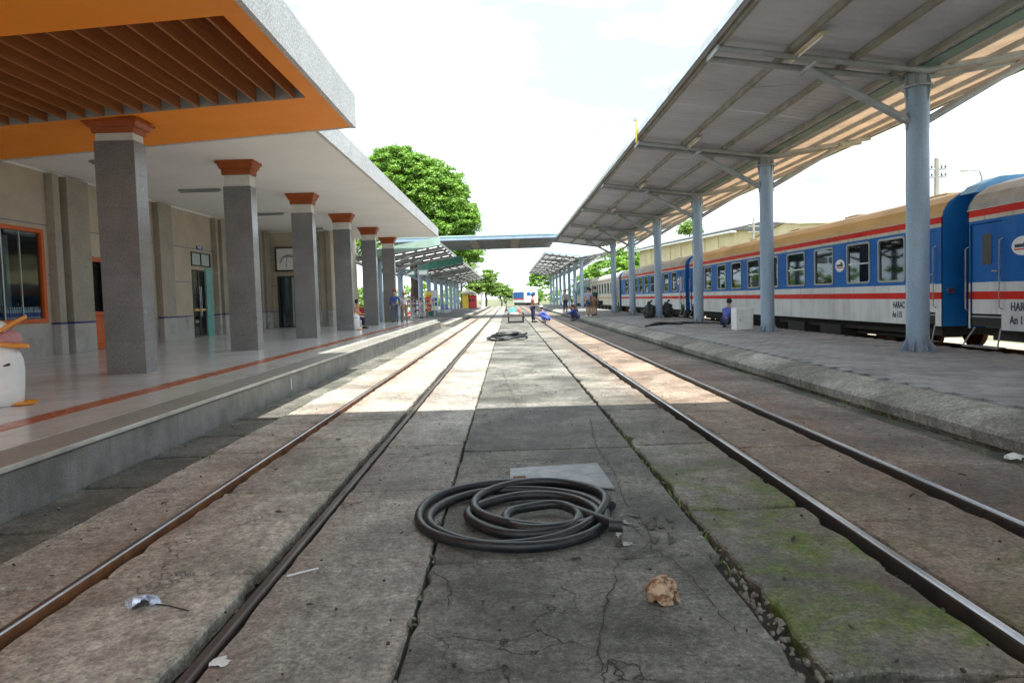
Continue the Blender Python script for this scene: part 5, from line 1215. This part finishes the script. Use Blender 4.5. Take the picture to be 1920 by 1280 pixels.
shelfrack('metal display rack with mixed packs',-7.9,60.2,['c_purple','c_white','t_red','green'])
hs=thing('hat_stand','stand of dark purple hats beside the far post','hat stand',(-8.2,58.2,.10)); q=MB(); q.cyl((-8.2,58.2,.1),(-8.2,58.2,1.9),.025,n=6); q.build('pole',M['alu'],hs)
for k,(dx,z) in enumerate(((-.28,1.85),(.28,1.8),(0,2.0),(-.25,1.5),(.26,1.45),(.0,1.6),(-.2,1.15),(.2,1.1))): q=MB(); q.lathe([(.21,0),(.2,.03),(.12,.04),(.1,.15),(.04,.18)],(-8.2+dx,58.15,z),12); q.build('hat',M['c_purple'],hs,smooth=40)
td=thing('ride_toy','tall red coin toy with yellow dome','toy machine',(-8.0,68,.10)); q=MB(); q.box(-8.3,-7.7,67.7,68.2,.1,1.9); q.build('cabinet',M['red_b'],td,bevel=.04); q=MB(); q.ball((-7.95,67.95,2.15),(.42,.4,.32),14,8); q.build('dome',M['yellow_b'],td,smooth=60)
bn=thing('price_board','grey white price board with blue pictures on the left platform','board',(-8.3,74,.10)); q=MB(); q.box(-8.9,-7.6,73.95,74.02,.5,2.7); q.build('panel',M['c_white'],bn); q=MB(); [q.box(-8.8+i*.6,-8.3+i*.6,73.94,73.949,z,z+.35) for i in range(2) for z in (1.0,1.5)]; q.build('pictures',M['t_blue'],bn)
for x in (-8.85,-7.65): q=MB(); q.box(x-.03,x+.03,73.96,74.01,.1,2.72); q.build('leg',M['alu'],bn)
bk=thing('green_basket','green plastic basket at the foot of the brown pack rack','basket',(-7.4,64.6,.10)); q=MB(); q.lathe([(.22,0),(.28,.42),(.30,.44),(.27,.44),(.21,.03)],(-7.4,64.6,.1),14); q.build('tub',M['green'],bk,smooth=40); q=MB(); q.tube([(-7.68,64.6,.53),(-7.5,64.6,.7),(-7.3,64.6,.7),(-7.12,64.6,.53)],.012,6); q.build('handle',M['green'],bk)
ch=None
for k,(x,y) in enumerate([(-7.2,76+i*1.1) for i in range(7)]):
    if ch is None:
        ch=local(thing('plastic_chair','nearest blue plastic chair in the row under the far left canopy','chair',(x,y,.10),'blue waiting chairs under the far left canopy',R(-90)))
        q=MB(); q.box(-.22,.22,-.22,.22,.42,.46); q.build('seat',M['c_blue'],ch,bevel=.015); q=MB(); q.obox((0,-.24,.72),(.44,.03,.5),0,R(10)); q.build('backrest',M['c_blue'],ch)
        for sx in (-.19,.19):
            for sy in (-.19,.19): q=MB(); q.cyl((sx,sy,.42),(sx*1.15,sy*1.15,0),.018,n=6); q.build('leg',M['alu'],ch)
    else: copy_tree(ch,(x,y,.10),label=('second','third','fourth','fifth','sixth','farthest')[k-1]+' blue plastic chair in the row under the far left canopy')
for k,(x,l_) in enumerate(((-7.95,'green hanging exit sign with white panel, left one'),(-6.9,'smaller white hanging sign right of the green one'))):
    s_=thing('hanging_sign',l_,'sign',(x,56,3.8)); q=MB(); q.box(x-.45,x+.45,55.97,56.03,3.62,4.1); q.build('board',M['green'] if k==0 else M['steelgrey'],s_,bevel=.01); q=MB(); q.box(x-.33,x+.33,55.955,55.968,3.72,4.0); q.build('panel',M['logo'],s_); q=MB(); [q.cyl((x+e,56,4.1),(x+e,56,6.2),.012,n=5) for e in (-.35,.35)]; q.build('hanger',M['steelgrey'],s_)
ks=thing('kiosk','small yellow and red kiosk at the end of the left canopy','kiosk',(-6.6,114,.10)); q=MB(); q.box(-7.6,-6.6,113,116,.1,2.6); q.build('wall',M['yellow_b'],ks); q=MB(); q.box(-6.595,-5.3,113.2,115.8,.1,2.3); q.build('red_front',M['red_b'],ks,bevel=.1); q=MB(); q.prism([(-8,2.6),(-5,2.3),(-5.2,2.45),(-6.4,3.2),(-7.9,2.8)],'y',112.6,116.4); q.build('roof',M['pole'],ks)
for e in (-6.3,-5.8): q=MB(); q.box(e-.15,e+.15,113.17,113.2,1.2,1.7); q.build('hatch',M['black'],ks)
for k,x in enumerate((-4.35,-3.95)):
    w_=thing('white_post','white gate post by the far kiosk, '+('left' if k==0 else 'right')+' of the pair','post',(x,112,0)); q=MB(); q.box(x-.14,x+.14,111.86,112.14,-.1,2.6); q.build('shaft',M['white'],w_,bevel=.02); q=MB(); q.box(x-.2,x+.2,111.8,112.2,2.6,2.7); q.build('cap',M['white'],w_)
sgn=thing('track_switch_stand','small dark switch stand between the tracks far away','switch stand',(-.3,85,0)); q=MB(); q.cyl((-.3,85,0),(-.3,85,1.0),.05,n=8); q.box(-.5,-.1,84.9,85.1,0,.15); q.build('stand',M['black'],sgn); q=MB(); q.ball((-.3,85,1.1),(.16,.16,.12)); q.build('weight',M['black'],sgn)
